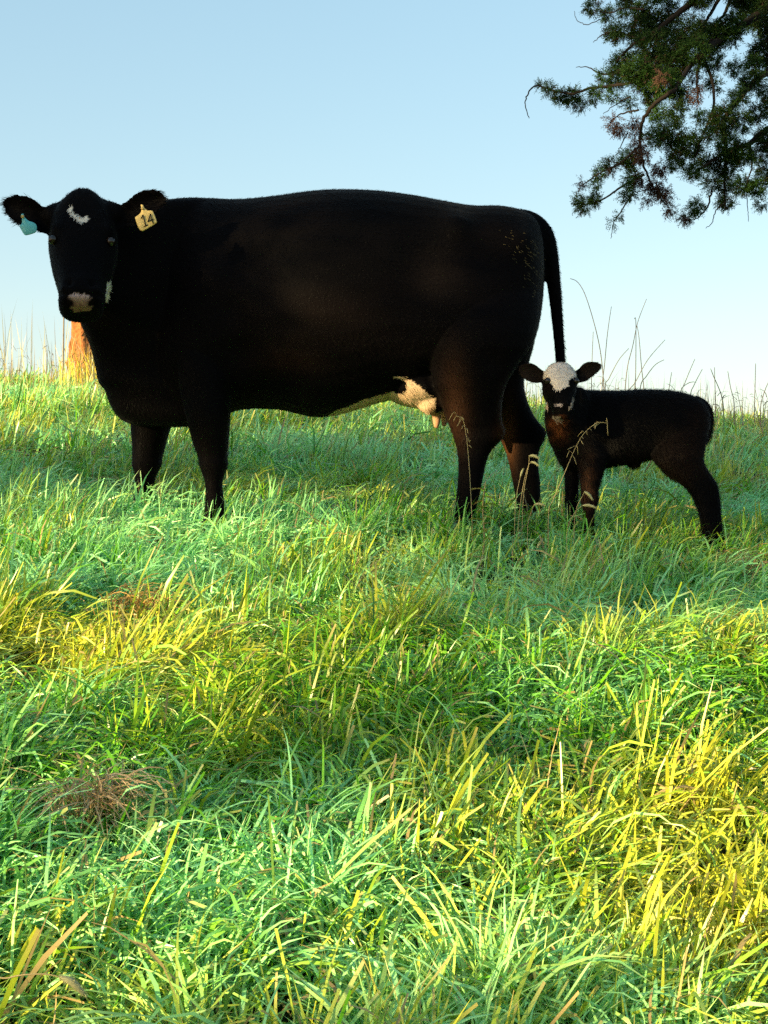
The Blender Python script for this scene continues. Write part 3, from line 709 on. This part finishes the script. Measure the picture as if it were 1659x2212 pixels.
def sprays(rng, pos, dirs, L, col, nb=10, bw=.0042, spread=.75):
    """feathery sprays: a fan of narrow branchlets along each axis -> verts, quads, colours"""
    n = len(pos)
    d = dirs / (np.linalg.norm(dirs, axis=1)[:, None] + 1e-9)
    r = rng.normal(0, 1, (n, 3)); s = np.cross(d, r); s /= np.linalg.norm(s, axis=1)[:, None] + 1e-9
    t_ = np.cross(d, s)
    vs_, cs = [], []
    for k in range(nb + 1):
        if k == nb: o = pos; ax = d; ll = L; w = bw * .6
        else:
            f = (k + .5) / nb
            o = pos + d * (L * f)[:, None]
            side = (1 if k % 2 else -1) * (s * np.cos(k * 1.1) + t_ * np.sin(k * 1.1))
            ax = d * (1 - spread * .45) + side * spread + rng.normal(0, .18, (n, 3)); ax[:, 2] -= .12
            ax /= np.linalg.norm(ax, axis=1)[:, None]
            ll = L * (.55 - .3 * f) * rng.uniform(.7, 1.3, n); w = bw
        sd = np.cross(ax, rng.normal(0, 1, (n, 3))); sd /= np.linalg.norm(sd, axis=1)[:, None] + 1e-9
        m = o + ax * (ll * .45)[:, None]
        vs_.append(np.stack([o, m + sd * w * .5, o + ax * ll[:, None], m - sd * w * .5], 1))
        cs.append(np.repeat((col * rng.uniform(.7, 1.3, (n, 1)))[:, None], 4, 1))
    V = np.stack(vs_, 1).reshape(-1, 3); C = np.stack(cs, 1).reshape(-1, 3)
    return V, np.arange(len(V)).reshape(-1, 4), C

rt = np.random.default_rng(31)
TY = 8.0
def tdepth(cx, cy): return TY + .45 * np.sin(cx / 260 + .6) + .3 * np.sin(cy / 210 + 1.2)
def tp(cx, cy, dy=0.0): return at(1080.1 + .349 * cx, .349 * cy, tdepth(cx, cy) + dy)
tree_base = np.array([3.75, 8.3, float(ground(3.75, 8.3))])
cedar = empty('cedar_tree', tree_base, label='dark cedar tree whose drooping boughs hang into the upper right corner', category='tree')
g = Geo()
zt = np.linspace(-.15, 7.6, 16)
loft(g, [sellipse(tree_base + np.array([.05 * math.sin(z * .9), .06 * math.cos(z * .7), z]), np.array([.19 * (1 - z / 8.2) + .10 * math.exp(-z * 4), 0, 0]), np.array([0, .19 * (1 - z / 8.2) + .10 * math.exp(-z * 4), 0]), 18) for z in zt])
link('trunk', g.mesh('trunk', BARK, offset=tree_base), cedar)
J = [(3300, -560), (2900, -520)]
limbs = [
    ([(3250, 150), (2400, -260), (1900, -80), (1620, 80), (1400, 215), (1250, 330), (1150, 450), (1080, 560)], .040, .010),
    ([(3280, -700), (2300, -600), (1600, -330), (1250, -60), (1180, 20), (1080, 100), (950, 200), (820, 280), (720, 380)], .036, .005),
    ([(1480, -260), (1340, 20), (1260, 150), (1210, 260)], .014, .005), ([(1500, -250), (1410, 40), (1350, 140), (1300, 260)], .013, .005),
    ([(1250, 330), (1220, 480), (1225, 640)], .012, .004),
    ([(1020, 420), (850, 500), (700, 530), (560, 545), (450, 580), (330, 560), (220, 530), (170, 590), (155, 650), (180, 735)], .011, .0022),
    ([(1080, 560), (960, 640), (880, 760), (870, 900), (900, 1050), (960, 1180), (1050, 1290)], .013, .003),
    ([(870, 900), (760, 1000), (640, 1060), (530, 1130), (490, 1150)], .008, .002), ([(890, 1080), (760, 1150), (640, 1230), (520, 1270), (440, 1260)], .008, .002),
    ([(3260, 350), (2500, 130), (1900, 300), (1659, 440), (1560, 520), (1450, 650), (1380, 760), (1400, 950), (1390, 1150), (1400, 1300)], .032, .004),
    ([(3240, 760), (2500, 600), (1900, 700), (1659, 800), (1540, 890), (1420, 930), (1280, 1020), (1180, 1080)], .030, .005),
    ([(1250, 330), (1330, 600), (1250, 850), (1200, 1000)], .010, .003), ([(1540, 890), (1560, 1020), (1520, 1160)], .008, .003),
    ([(900, 60), (780, 50), (660, 80), (560, 30)], .008, .002), ([(900, 250), (720, 200), (640, 210), (575, 265)], .008, .0016), ([(820, 430), (640, 460), (560, 420), (475, 415)], .007, .0016),
    ([(820, 1200), (740, 1320), (700, 1390), (688, 1480)], .005, .0016), ([(1390, 1260), (1340, 1300), (1310, 1380), (1270, 1415)], .004, .0015), ([(620, 120), (540, 150), (480, 130), (460, 70)], .003, .0015),
    ([(800, 600), (720, 645), (640, 705)], .004, .0014), ([(1525, 1200), (1535, 1300), (1538, 1370)], .003, .0014), ([(1310, 1180), (1280, 1290), (1210, 1355), (1120, 1370)], .006, .002), ([(760, 1020), (690, 1000), (625, 975)], .004, .0014),
    ([(860, 680), (740, 710), (680, 760)], .006, .002), ([(790, 820), (750, 900), (720, 960)], .004, .0015)]
for pts, r1, r2 in limbs:
    g = Geo(); P = spline(pts, 6 * len(pts))
    w = np.array([tp(a, b) for a, b in P]); w += rt.normal(0, .0022, w.shape)
    far = np.clip((P[:, 0] - 1900) / 1350, 0, 1)[:, None]       # off to the right the limb bends in to the trunk
    w = w * (1 - far) + far * np.array([tree_base[0], tree_base[1], 0]) * np.array([1, 1, 0]) + far * w * np.array([0, 0, 1])
    tube(g, w, np.linspace(r1, r2, len(w)), 8)
    link('limb', g.mesh('limb', BARK, offset=tree_base), cedar)
GRN = [(570, 40, 40), (660, 90, 38), (780, 60, 46), (880, 60, 56), (700, 200, 50), (740, 205, 45), (870, 190, 85), (980, 150, 85), (1080, 80, 60), (930, 290, 105), (1060, 260, 105), (1180, 200, 95), (1300, 230, 105), (1430, 180, 95), (1560, 90, 105), (1640, 30, 100),
       (760, 390, 72), (720, 490, 66), (640, 470, 28), (850, 440, 80), (960, 400, 88), (1080, 400, 92), (1200, 330, 95), (1320, 380, 55), (1030, 520, 76), (1100, 560, 55), (950, 600, 50), (980, 700, 50), (1100, 690, 42), (1060, 830, 84), (960, 850, 52), (1180, 900, 74), (1280, 1000, 54),
       (1380, 740, 84), (1480, 600, 60), (1560, 500, 60), (1610, 330, 70), (1650, 230, 60), (1500, 760, 60), (1600, 700, 62), (1650, 850, 60), (1420, 900, 76), (1400, 1020, 74), (1500, 950, 62), (1600, 960, 50), (1390, 1140, 54), (1400, 1250, 42), (1300, 1130, 44), (1500, 1150, 58), (1600, 1160, 52), (1200, 1060, 44),
       (250, 530, 20), (300, 552, 26), (360, 590, 32), (440, 600, 52), (500, 650, 36), (590, 600, 34), (600, 560, 26), (700, 590, 34), (800, 630, 34), (620, 1070, 30), (690, 1020, 32), (600, 1140, 26), (520, 1270, 52), (590, 1235, 36), (480, 1240, 26), (800, 980, 54), (820, 1100, 52), (800, 1200, 42), (740, 1330, 16), (700, 1380, 12), (1220, 1280, 40), (1160, 1350, 30),
       (1240, 720, 30), (1650, 560, 50), (1640, 1050, 50), (1620, 1260, 28), (1090, 1010, 40), (1090, 960, 40), (1300, 830, 40), (1330, 520, 40), (1570, 400, 50), (1460, 420, 40), (900, 480, 60), (1150, 600, 40), (1700, 150, 110), (1720, 400, 90), (1710, 640, 90), (1720, 900, 90), (1710, 1100, 70), (1800, 300, 120), (1800, 800, 120), (1500, -60, 120), (1250, -60, 100), (1000, -60, 90), (780, -50, 70), (1700, -80, 140)]
BRN = [(700, 750, 40), (735, 790, 34), (830, 760, 40), (860, 900, 44), (885, 960, 44), (980, 1040, 44), (960, 1150, 52), (1015, 1200, 54), (1060, 1300, 28), (1140, 1345, 22), (515, 1130, 28), (1220, 600, 26), (1225, 540, 24), (900, 540, 40), (850, 830, 36), (1000, 470, 34), (1210, 480, 24), (910, 1230, 30), (690, 1050, 18), (870, 1100, 34)]
def cloud(blobs, per, brown):
    PV, PD, PL, PC = [], [], [], []
    for cx, cy, r in blobs:
        c = tp(cx, cy, rt.normal(0, .16)); rad = .349 * r / F * TY * .82
        n = int(per * (r / 60) ** 2 * rt.uniform(.55, 1.05)) + 6
        d = rt.normal(0, 1, (n, 3)); d /= np.linalg.norm(d, axis=1)[:, None]
        rr = rad * rt.uniform(.15, 1.0, n) ** .6 * np.where(rt.uniform(0, 1, n) < .12, 1.35, 1)
        PV.append(c + d * rr[:, None] * np.array([1, 1.3, 1])); dd = d * .7 + rt.normal(0, .5, (n, 3)) + np.array([-.25, 0, -.15 if not brown else -.9]); PD.append(dd)
        PL.append(rt.uniform(.03, .06, n))
        k = rt.uniform(.6, 1.4)
        base = np.array((.022, .054, .008)) if not brown else np.array((.060, .030, .020))
        cc = base * k; PC.append(np.where((rt.uniform(0, 1, n) < (.10 if not brown else .0))[:, None], np.array((.04, .025, .014)), cc))
    return sprays(rt, np.concatenate(PV), np.concatenate(PD), np.concatenate(PL), np.concatenate(PC))
v_, q_, c_ = cloud(GRN, 230, False)
# the rest of the crown, above and to the right of the picture
n = 9000
hz = rt.uniform(2.0, 8.4, n); an = rt.uniform(0, 6.28, n); rr = (2.5 * (1 - (hz - 1.5) / 7.4) + .15) * np.sqrt(rt.uniform(.12, 1, n))
pp = tree_base + np.column_stack([rr * np.cos(an), rr * np.sin(an), hz])
pu, pv = pix(pp); lump = fbm(pp[:, 0] + pp[:, 2] * .7, pp[:, 1] - pp[:, 2] * .4, 71, 3.2, 2)
kp = ~((pu < 1720) & (pv > -40)) & (lump > -.25); pp = pp[kp]
dd = pp - tree_base; dd[:, 2] = -.3; n = len(pp)
v2, q2, c2 = sprays(rt, pp, dd + rt.normal(0, .5, (n, 3)), rt.uniform(.10, .22, n), np.array((.026, .055, .014)) * rt.uniform(.6, 1.4, (n, 1)), nb=8, bw=.012)
link('crown', mesh_np('cedar_crown', np.concatenate([v_, v2]) - tree_base, np.concatenate([q_, q2 + len(v_)]), None, NEEDLE, False, {'tint': np.concatenate([c_, c2])}), cedar)
v_, q_, c_ = cloud(BRN, 130, True)
o = link('dead_foliage', mesh_np('cedar_dead_foliage', v_ - tree_base, q_, None, NEEDLE, False, {'tint': c_}), cedar); o['label'] = 'rust brown dead sprays among the green'

# added leafy trees, unseen at the left, with crowns shaped to dapple the slope
LEAF = leaf_mat('tree_leaves', .3, .5, .3)
HD = np.array([-math.cos(SUN_AZ), -math.sin(SUN_AZ), 0.0]); EA = np.array([-math.sin(SUN_AZ), math.cos(SUN_AZ), 0.0]); EA = EA if EA[1] > 0 else -EA
EB = np.cross(EA, SUN_DIR); EB = EB if EB[2] > 0 else -EB
DIST = 15.0
def along(a, b, d): return EA * a + EB * b + SUN_DIR * d
def ab(p): return p @ EA, p @ EB
def added_shade_tree(a0, a1, b0, b1, dist, count, holes, trunk_h, label, thin, depth=1.3, size=.20):
    """a leafy tree that stands where the sun's rays a0..a1, b0..b1 pass; holes are openings in its crown"""
    tb = along((a0 + a1) / 2, b0, dist); tb = np.array([tb[0], tb[1], float(ground(tb[0], tb[1]))])
    t = empty('added_shade_tree', tb, label=label, category='tree', group='added trees outside the left edge')
    g = Geo(); r = .04 * trunk_h
    loft(g, [sellipse(tb + np.array([.1 * math.sin(z), .08 * math.cos(z * 1.3), z]), np.array([r * (1 - .75 * z / trunk_h) + .6 * r * math.exp(-3 * z), 0, 0]), np.array([0, r * (1 - .75 * z / trunk_h) + .6 * r * math.exp(-3 * z), 0]), 16) for z in np.linspace(-.1, trunk_h, 12)])
    link('trunk', g.mesh('trunk', BARK, offset=tb), t)
    pts = []
    for k in range(count):
        a, b = rt.uniform(a0, a1), rt.uniform(b0, b1)
        yg = a / EA[1]; low = b < thin[0] + float(ground(0, yg) * EB[2] + yg * EB[1])      # rays that end in the grass
        edge = min(1, (a - a0 - thin[2] * low) / (.18 * (a1 - a0) if low else .2), (a1 - a) / (.15 * (a1 - a0)))
        if any(((a - ha) / ra) ** 2 + ((b - hb) / rb) ** 2 < rt.uniform(.75, 1.1) for ha, hb, ra, rb in holes) or rt.uniform() > edge: continue
        if low and fbm(np.array([a]), np.array([b]), 91, 6.5, 2)[0] < thin[1]: continue
        if b > 4.4 and rt.uniform() < .5: continue
        c = along(a, b, dist + rt.uniform(-depth, depth))
        if c[2] < tb[2] + .9: continue
        n = 30; d = rt.normal(0, 1, (n, 3)); d /= np.linalg.norm(d, axis=1)[:, None]
        pts.append(c + d * (size * rt.uniform(.3, 1, n) ** .5)[:, None])
        if k % 12 == 0:
            gl = Geo(); s0 = tb + np.array([0, 0, trunk_h * rt.uniform(.3, .95)])
            tube(gl, spline([s0, (s0 + c) / 2 + np.array([0, 0, .2]), c], 10), np.linspace(.035, .008, 10), 6)
            link('limb', gl.mesh('limb', BARK, offset=tb), t)
    P = np.concatenate(pts); n = len(P)
    ax = rt.normal(0, 1, (n, 3)); ax[:, 2] -= .4; ax /= np.linalg.norm(ax, axis=1)[:, None]
    sd = np.cross(ax, rt.normal(0, 1, (n, 3))); sd /= np.linalg.norm(sd, axis=1)[:, None]
    ll = rt.uniform(.3, .55, n)[:, None] * size
    LV = np.stack([P, P + ax * ll * .5 + sd * ll * .33, P + ax * ll, P + ax * ll * .5 - sd * ll * .33], 1)
    LC = np.repeat(np.array((.05, .11, .02)) * rt.uniform(.6, 1.4, (n, 1)), 4, 0)
    link('crown', mesh_np('shade_crown', LV.reshape(-1, 3) - tb, np.arange(n * 4).reshape(-1, 4), None, LEAF, False, {'tint': LC}), t)
def ray(p): return float(p @ EA), float(p @ EB)
_h = [ray(at(905, 850, 5.4)), ray(at(1000, 900, 5.32)), ray(at(1090, 960, 5.72)), ray(at(1205, 925, 5.25)), ray(at(690, 710, 5.18))]
added_shade_tree(2.9, 9.6, .85, 6.4, 15.0, 2300, [(a, b, r, r * .8) for (a, b), r in zip(_h, (.24, .2, .24, .15, .14))], 6.6, 'tall unseen leafy tree added beyond the left edge to shade the animals', (.16, .35, .6))
_g = [(1280, 1860, .3, .16), (1000, 1900, .2, .13), (1540, 1780, .25, .14), (1400, 2080, .2, .13), (720, 1450, .2, .08), (1150, 1320, .3, .09), (1550, 1350, .3, .09), (1620, 1480, .2, .1), (270, 1340, .10, .06), (120, 2050, .1, .1), (430, 2050, .1, .1)]
_g += [(1000, 2090, .22, .16), (1620, 2100, .25, .18), (700, 2080, .16, .12), (300, 2060, .08, .08), (1000, 1600, .12, .07), (480, 1620, .08, .06), (150, 1480, .1, .06), (800, 1750, .08, .06)]
_g = [(*ray(hit(u, v) + np.array([0, 0, .1])), ra, rb) for u, v, ra, rb in _g]
added_shade_tree(.9, 3.7, .0, 1.5, 10.0, 620, _g, 2.6, 'small unseen leafy tree added beyond the left edge to dapple the foreground', (9, .22, 0), depth=.9, size=.13)

# ------------------------------------------------------------------ stump, weeds, seed heads, dry stems
def onground(u, Y): x = (u - 829.5) / F * Y; return np.array([x, Y, float(ground(x, Y))])
STUMP = simple_mat('red_cedar_wood', (.28, .105, .038), .9, .1, .85, 40, bump=1.0)
sb = onground(200, 13.0); g = Geo(); k = 40; th = np.linspace(0, 2 * math.pi, k, endpoint=False)
rings = []
for z in np.linspace(-.1, .74, 14):
    r = .135 + .16 * math.exp(-max(z, 0) * 3.0) + .02 * np.sin(th * 3 + 1) + .022 * np.sin(th * 11 + z * 3) + .012 * np.sin(th * 23 - z * 5) + rt.normal(0, .014, k)
    top = np.minimum(0, 0) + (z if z < .60 else .60 + (z - .60) * (1.0 + .7 * np.sin(th * 2.0 + .4) + .3 * np.sin(th * 7)))
    rings.append(np.stack([sb[0] + r * np.cos(th) - .06 * z, sb[1] + r * np.sin(th), sb[2] + np.broadcast_to(top, (k,))], 1))
loft(g, rings)
link('stump', g.mesh('stump', STUMP, offset=sb), None, sb, label='reddish brown broken tree stump behind the cow below her muzzle', category='stump')

STEM = simple_mat('dry_grass_stem', (.20, .165, .14), .8, .2, .3, 30)
STRAW = simple_mat('pale_straw', (.40, .32, .16), .8, .2, .3, 30, trans=.25)
def stalk(g, pts, Y, r0_, r1_, dy=0.0):
    P = spline([at(u, v, Y + dy * i) for i, (u, v) in enumerate(pts)], 5 * len(pts))
    tube(g, P, np.linspace(r0_, r1_, len(P)), 5); return P
def z6(c): return [(1209.7 + .2709 * a, 587.6 + .2709 * b) for a, b in c]
sky_stems = [([(350, 960), (345, 840), (320, 620), (270, 400), (200, 180), (140, 80), (80, 52)], 'longest dry grass stem, arching over at its top, right of the tail'),
    ([(335, 930), (355, 740), (380, 480), (410, 275)], None), ([(520, 950), (540, 750), (580, 590), (620, 400), (690, 215)], 'tall dry stem leaning right, second highest against the sky'), ([(598, 960), (604, 780), (605, 400), (592, 375)], None), ([(670, 960), (650, 760), (630, 520), (612, 420)], None),
    ([(540, 980), (600, 880), (700, 700), (838, 540)], None), ([(360, 920), (390, 850), (470, 700), (548, 610)], None), ([(960, 980), (990, 900), (1030, 800), (1075, 695)], None), ([(250, 960), (255, 720), (265, 475)], None), ([(640, 930), (690, 830), (760, 740), (830, 700)], None),
    ([(1240, 1040), (1235, 880), (1232, 760)], None), ([(1550, 1120), (1556, 900), (1560, 730)], None), ([(1040, 1000), (1070, 900), (1135, 775)], None), ([(860, 980), (870, 930), (890, 800)], None), ([(1390, 1060), (1360, 920), (1338, 790)], None), ([(1600, 1080), (1640, 930), (1680, 850)], None), ([(1300, 1040), (1220, 820), (1200, 770)], None)]
for pts, lab in sky_stems:
    Y = rt.uniform(11.3, 12.4); g = Geo(); pp_ = z6(pts)
    b0 = onground(pp_[0][0], Y)
    P = spline([b0 - np.array([0, 0, .03])] + [at(u, v, Y) for u, v in pp_], 6 * len(pp_))
    tube(g, P, np.linspace(.0050, .0026, len(P)), 5)
    link('dry_stem', g.mesh('dry_stem', STEM, offset=b0), None, b0, label=lab or 'thin dry grass stem, one of the shorter ones standing against the sky behind the calf', category='stem', group='dry grass stems on the skyline')
# the short dry growth along the crest: one mass
crest = Blades()
for k, (ua, ub, n, hmax) in enumerate([(-150, 240, 230, .85), (1100, 1900, 560, .55)]):
    Y = rt.uniform(10.6, 13.2, n); uu = rt.uniform(ua, ub, n); x = (uu - 829.5) / F * Y
    root = np.column_stack([x, Y, ground(x, Y)])
    crest.add(root, rt.uniform(.28, hmax, n) * rt.uniform(.7, 1.15, n), rt.uniform(.004, .009, n), np.radians(rt.normal(84, 11, n)), np.radians(rt.uniform(-5, 40, n)) * (rt.uniform(0, 1, n) < .6), rt.uniform(0, 6.28, n),
              np.where((rt.uniform(0, 1, n) < .5)[:, None], np.array((.30, .24, .17)), np.array((.44, .38, .13))), 5, rng=rt, curl=.6, power=2.5)
    m = n // 3; i = rt.choice(n, m)          # dangling dry leaves
    r2 = root[i] + np.column_stack([rt.normal(0, .02, m), rt.normal(0, .02, m), rt.uniform(.2, .42, m)])
    crest.add(r2, rt.uniform(.06, .16, m), rt.uniform(.005, .010, m), np.radians(rt.uniform(10, 60, m)), np.radians(rt.uniform(60, 150, m)), rt.uniform(0, 6.28, m), np.tile(np.array((.20, .15, .11)), (m, 1)), 4, rng=rt)
n = 130; Y = rt.uniform(11.6, 12.8, n); uu = rt.uniform(128, 225, n); x = (uu - 829.5) / F * Y      # golden grass round the stump
crest.add(np.column_stack([x, Y, ground(x, Y)]), rt.uniform(.2, .5, n), rt.uniform(.008, .016, n), np.radians(rt.normal(82, 10, n)), np.radians(rt.uniform(0, 60, n)), rt.uniform(0, 6.28, n), np.tile(np.array((.66, .52, .06)), (n, 1)), 5, rng=rt, power=2.2)
link('dry_growth', crest.mesh('dry_growth', GRASS), kind='stuff', label='short dry weeds and grass along the crest of the slope', category='dry grass')
g = Geo(); b0 = onground(137, 11.0); stalk(g, [(136, 800), (137, 730), (138, 660)], 11.0, .008, .006)
link('dead_stalk', g.mesh('dead_stalk', STEM, offset=b0), None, b0, label='thick grey dead stalk just left of the reddish stump', category='stalk')

def panicle(name, pts, Y, sp, label):
    """an open seed head: one stem and drooping spikelets along its upper part"""
    b0 = onground(pts[0][0], Y); e = empty(name, b0, label=label, category='grass stem', kind='thing', group='flowering grasses before the animals')
    g = Geo(); P = spline([b0] + [at(u, v, Y) for u, v in pts], 60); tube(g, P, np.linspace(.0018, .0009, 60), 5)
    link('stem', g.mesh('stem', STRAW, offset=b0), e)
    for i in sp:
        p = P[i]; s = rt.choice((-1, 1)) * rt.uniform(.15, 1); L = rt.uniform(.012, .052)
        q = [p, p + np.array([s * L * rt.uniform(.2, .6), rt.normal(0, .01), rt.uniform(-.2, .5) * L]), p + np.array([s * L, rt.normal(0, .01), -L * rt.uniform(.1, 1.4)])]
        g = Geo(); tube(g, spline(q, 8), np.array([.0005, .0005, .0005, .0006, .0009, .0014, .0012, .0004]), 5)
        link('spikelet', g.mesh('spikelet', STRAW, offset=b0), e)
panicle('panicle_grass', [(1020, 1141), (1017, 1066), (1012, 988), (1007, 941), (1000, 907), (987, 899)], 5.05, [34, 37, 39, 42, 44, 46, 48, 50, 52, 54, 56, 58], 'thin straw-coloured grass stem in front of the cow\'s near hind leg')
panicle('panicle_grass', [(1185, 1110), (1195, 1080), (1220, 1021), (1241, 972), (1261, 937), (1289, 914), (1310, 914)], 4.95, list(range(30, 60, 2)), 'nodding open grass seed head in front of the calf\'s chest')

FOX = simple_mat('foxtail_bristles', (.46, .44, .24), .8, .2, .25, 60, trans=.35)
def foxtail(pts, Y, tip, size, label, n=260):
    """a bristly seed head on a curved stem"""
    b0 = onground(pts[0][0], Y); e = empty('foxtail_grass', b0, label=label, category='foxtail', kind='thing', group='foxtail grasses')
    g = Geo(); P = spline([b0] + [at(u, v, Y) for u, v in pts], 40); tube(g, P, np.linspace(.0016, .0009, 40), 5)
    link('stem', g.mesh('stem', STRAW, offset=b0), e)
    S = spline([at(*pts[-1], Y), (at(*pts[-1], Y) + at(*tip, Y)) / 2 + np.array([0, 0, size * .12]), at(*tip, Y)], 14)
    g = Geo(); R = size * .13 * np.sin(np.linspace(.25, math.pi - .3, 14)); tube(g, S, R, 9)
    i = rt.integers(0, 14, n); p = S[i]; d = rt.normal(0, 1, (n, 3)); d /= np.linalg.norm(d, axis=1)[:, None]
    ax = S[-1] - S[0]; ax /= np.linalg.norm(ax); dd = d + ax * .5; rr = R[i][:, None]
    s_ = np.cross(dd, rt.normal(0, 1, (n, 3))); s_ /= np.linalg.norm(s_, axis=1)[:, None]
    o = p + d * rr * .8
    vv = np.stack([o - s_ * size * .008, o + s_ * size * .008, o + dd * size * .12], 1)
    g.add(vv.reshape(-1, 3), None, np.arange(n * 3).reshape(-1, 3))
    link('seed_head', g.mesh('seed_head', FOX, offset=b0, smooth=False), e)
foxtail([(1128, 1130), (1132, 1060), (1142, 1005), (1143, 985)], 5.0, (1164, 990), .042, 'uppermost pale foxtail head before the cow\'s far hind leg')
foxtail([(1120, 1130), (1130, 1050), (1141, 1008), (1147, 998)], 4.98, (1163, 1006), .034, 'pale foxtail head just under the uppermost one by the hind leg')
foxtail([(1112, 1125), (1116, 1070), (1124, 1030)], 4.95, (1130, 1014), .03, 'small upright foxtail head between the cow\'s hind legs')
foxtail([(1240, 1150), (1245, 1100), (1258, 1072), (1262, 1062)], 4.9, (1280, 1079), .04, 'plump foxtail head drooping before the calf\'s foreleg')
foxtail([(1225, 1150), (1240, 1110), (1258, 1092)], 4.9, (1287, 1097), .04, 'level foxtail head just below the drooping one at the calf\'s foreleg')
foxtail([(1140, 1140), (1148, 1105), (1154, 1090)], 4.95, (1176, 1092), .036, 'low foxtail head beside the cow\'s far hind hoof')
foxtail([(-60, 2150), (20, 2112), (90, 2104), (128, 2110)], 1.82, (182, 2148), .040, 'golden foxtail head lying in the lower left corner', 420)

WEED = leaf_mat('weed_leaves', .4, .5, .3)
wb = onground(1040, 4.95); weed = empty('broadleaf_weed', wb, label='small yellow-green leafy weed at the cow\'s near hind hoof', category='weed')
g = Geo(); P = spline([wb, wb + np.array([.01, 0, .12]), wb + np.array([.005, 0, .24]), wb + np.array([.015, 0, .33])], 24); tube(g, P, np.linspace(.004, .0015, 24), 6)
link('stem', g.mesh('stem', STRAW, offset=wb), weed)
for i in range(13):
    p = P[8 + i]; a_ = i * 2.4; L = rt.uniform(.035, .06)
    bl = Blades(); gz = ground
    d = np.array([math.cos(a_), math.sin(a_), rt.uniform(-.1, .5)]); s_ = np.cross(d, (0, 0, 1)); s_ /= np.linalg.norm(s_)
    t_ = np.linspace(0, 1, 6); mid = p + d * (L * t_)[:, None] - np.array([0, 0, 1]) * (L * .35 * t_ ** 2)[:, None]
    w_ = (L * .26 * np.sin(np.pi * (t_ * .9 + .06)))[:, None]
    vv = np.stack([mid - s_ * w_, mid - np.array([0, 0, .004]), mid + s_ * w_], 1).reshape(-1, 3)
    q = np.array([[j * 3 + m, j * 3 + m + 1, j * 3 + m + 4, j * 3 + m + 3] for j in range(5) for m in range(2)])
    cc = np.tile(np.array((.38, .36, .05)) if i % 3 else np.array((.45, .30, .08)), (len(vv), 1))
    link('leaf', mesh_np('leaf', vv - wb, q, None, WEED, True, {'tint': cc}), weed)

def tuft(u, v, n, L, col, spread, yaw, label, w=(.002, .0055)):
    b0 = hit(u, v + 20); bl = Blades(); a_ = rt.uniform(0, 6.28, n); r_ = spread * np.sqrt(rt.uniform(0, 1, n))
    root = np.column_stack([b0[0] + r_ * np.cos(a_), b0[1] + r_ * np.sin(a_) * .8, np.zeros(n)]); root[:, 2] = ground(root[:, 0], root[:, 1]) + rt.uniform(.03, .12, n)
    c = np.array(col) * rt.uniform(.55, 1.35, (n, 1))
    bl.add(root, rt.uniform(*L, n), rt.uniform(*w, n), np.radians(rt.uniform(0, 60, n)), np.radians(rt.uniform(60, 120, n)), np.radians(rt.normal(yaw, 45, n)), np.clip(c, 0, .8), 6, rng=rt, floor=rt.uniform(.05, .13, n))
    link('dead_grass_tuft', bl.mesh('dead_grass_tuft', GRASS, b0), None, b0, label=label, category='tuft', kind='thing', group='dead grass tufts')
tuft(195, 1790, 240, (.08, .20), (.62, .44, .25), .07, -60, 'tangled brown dead grass tuft low in the left foreground')
tuft(285, 1345, 170, (.08, .18), (.42, .25, .08), .10, -40, 'golden brown grass tuft in the middle ground under the cow\'s forelegs')
tuft(1600, 1250, 90, (.08, .18), (.42, .26, .10), .09, -40, 'small brown dead grass tuft near the right edge below the calf')
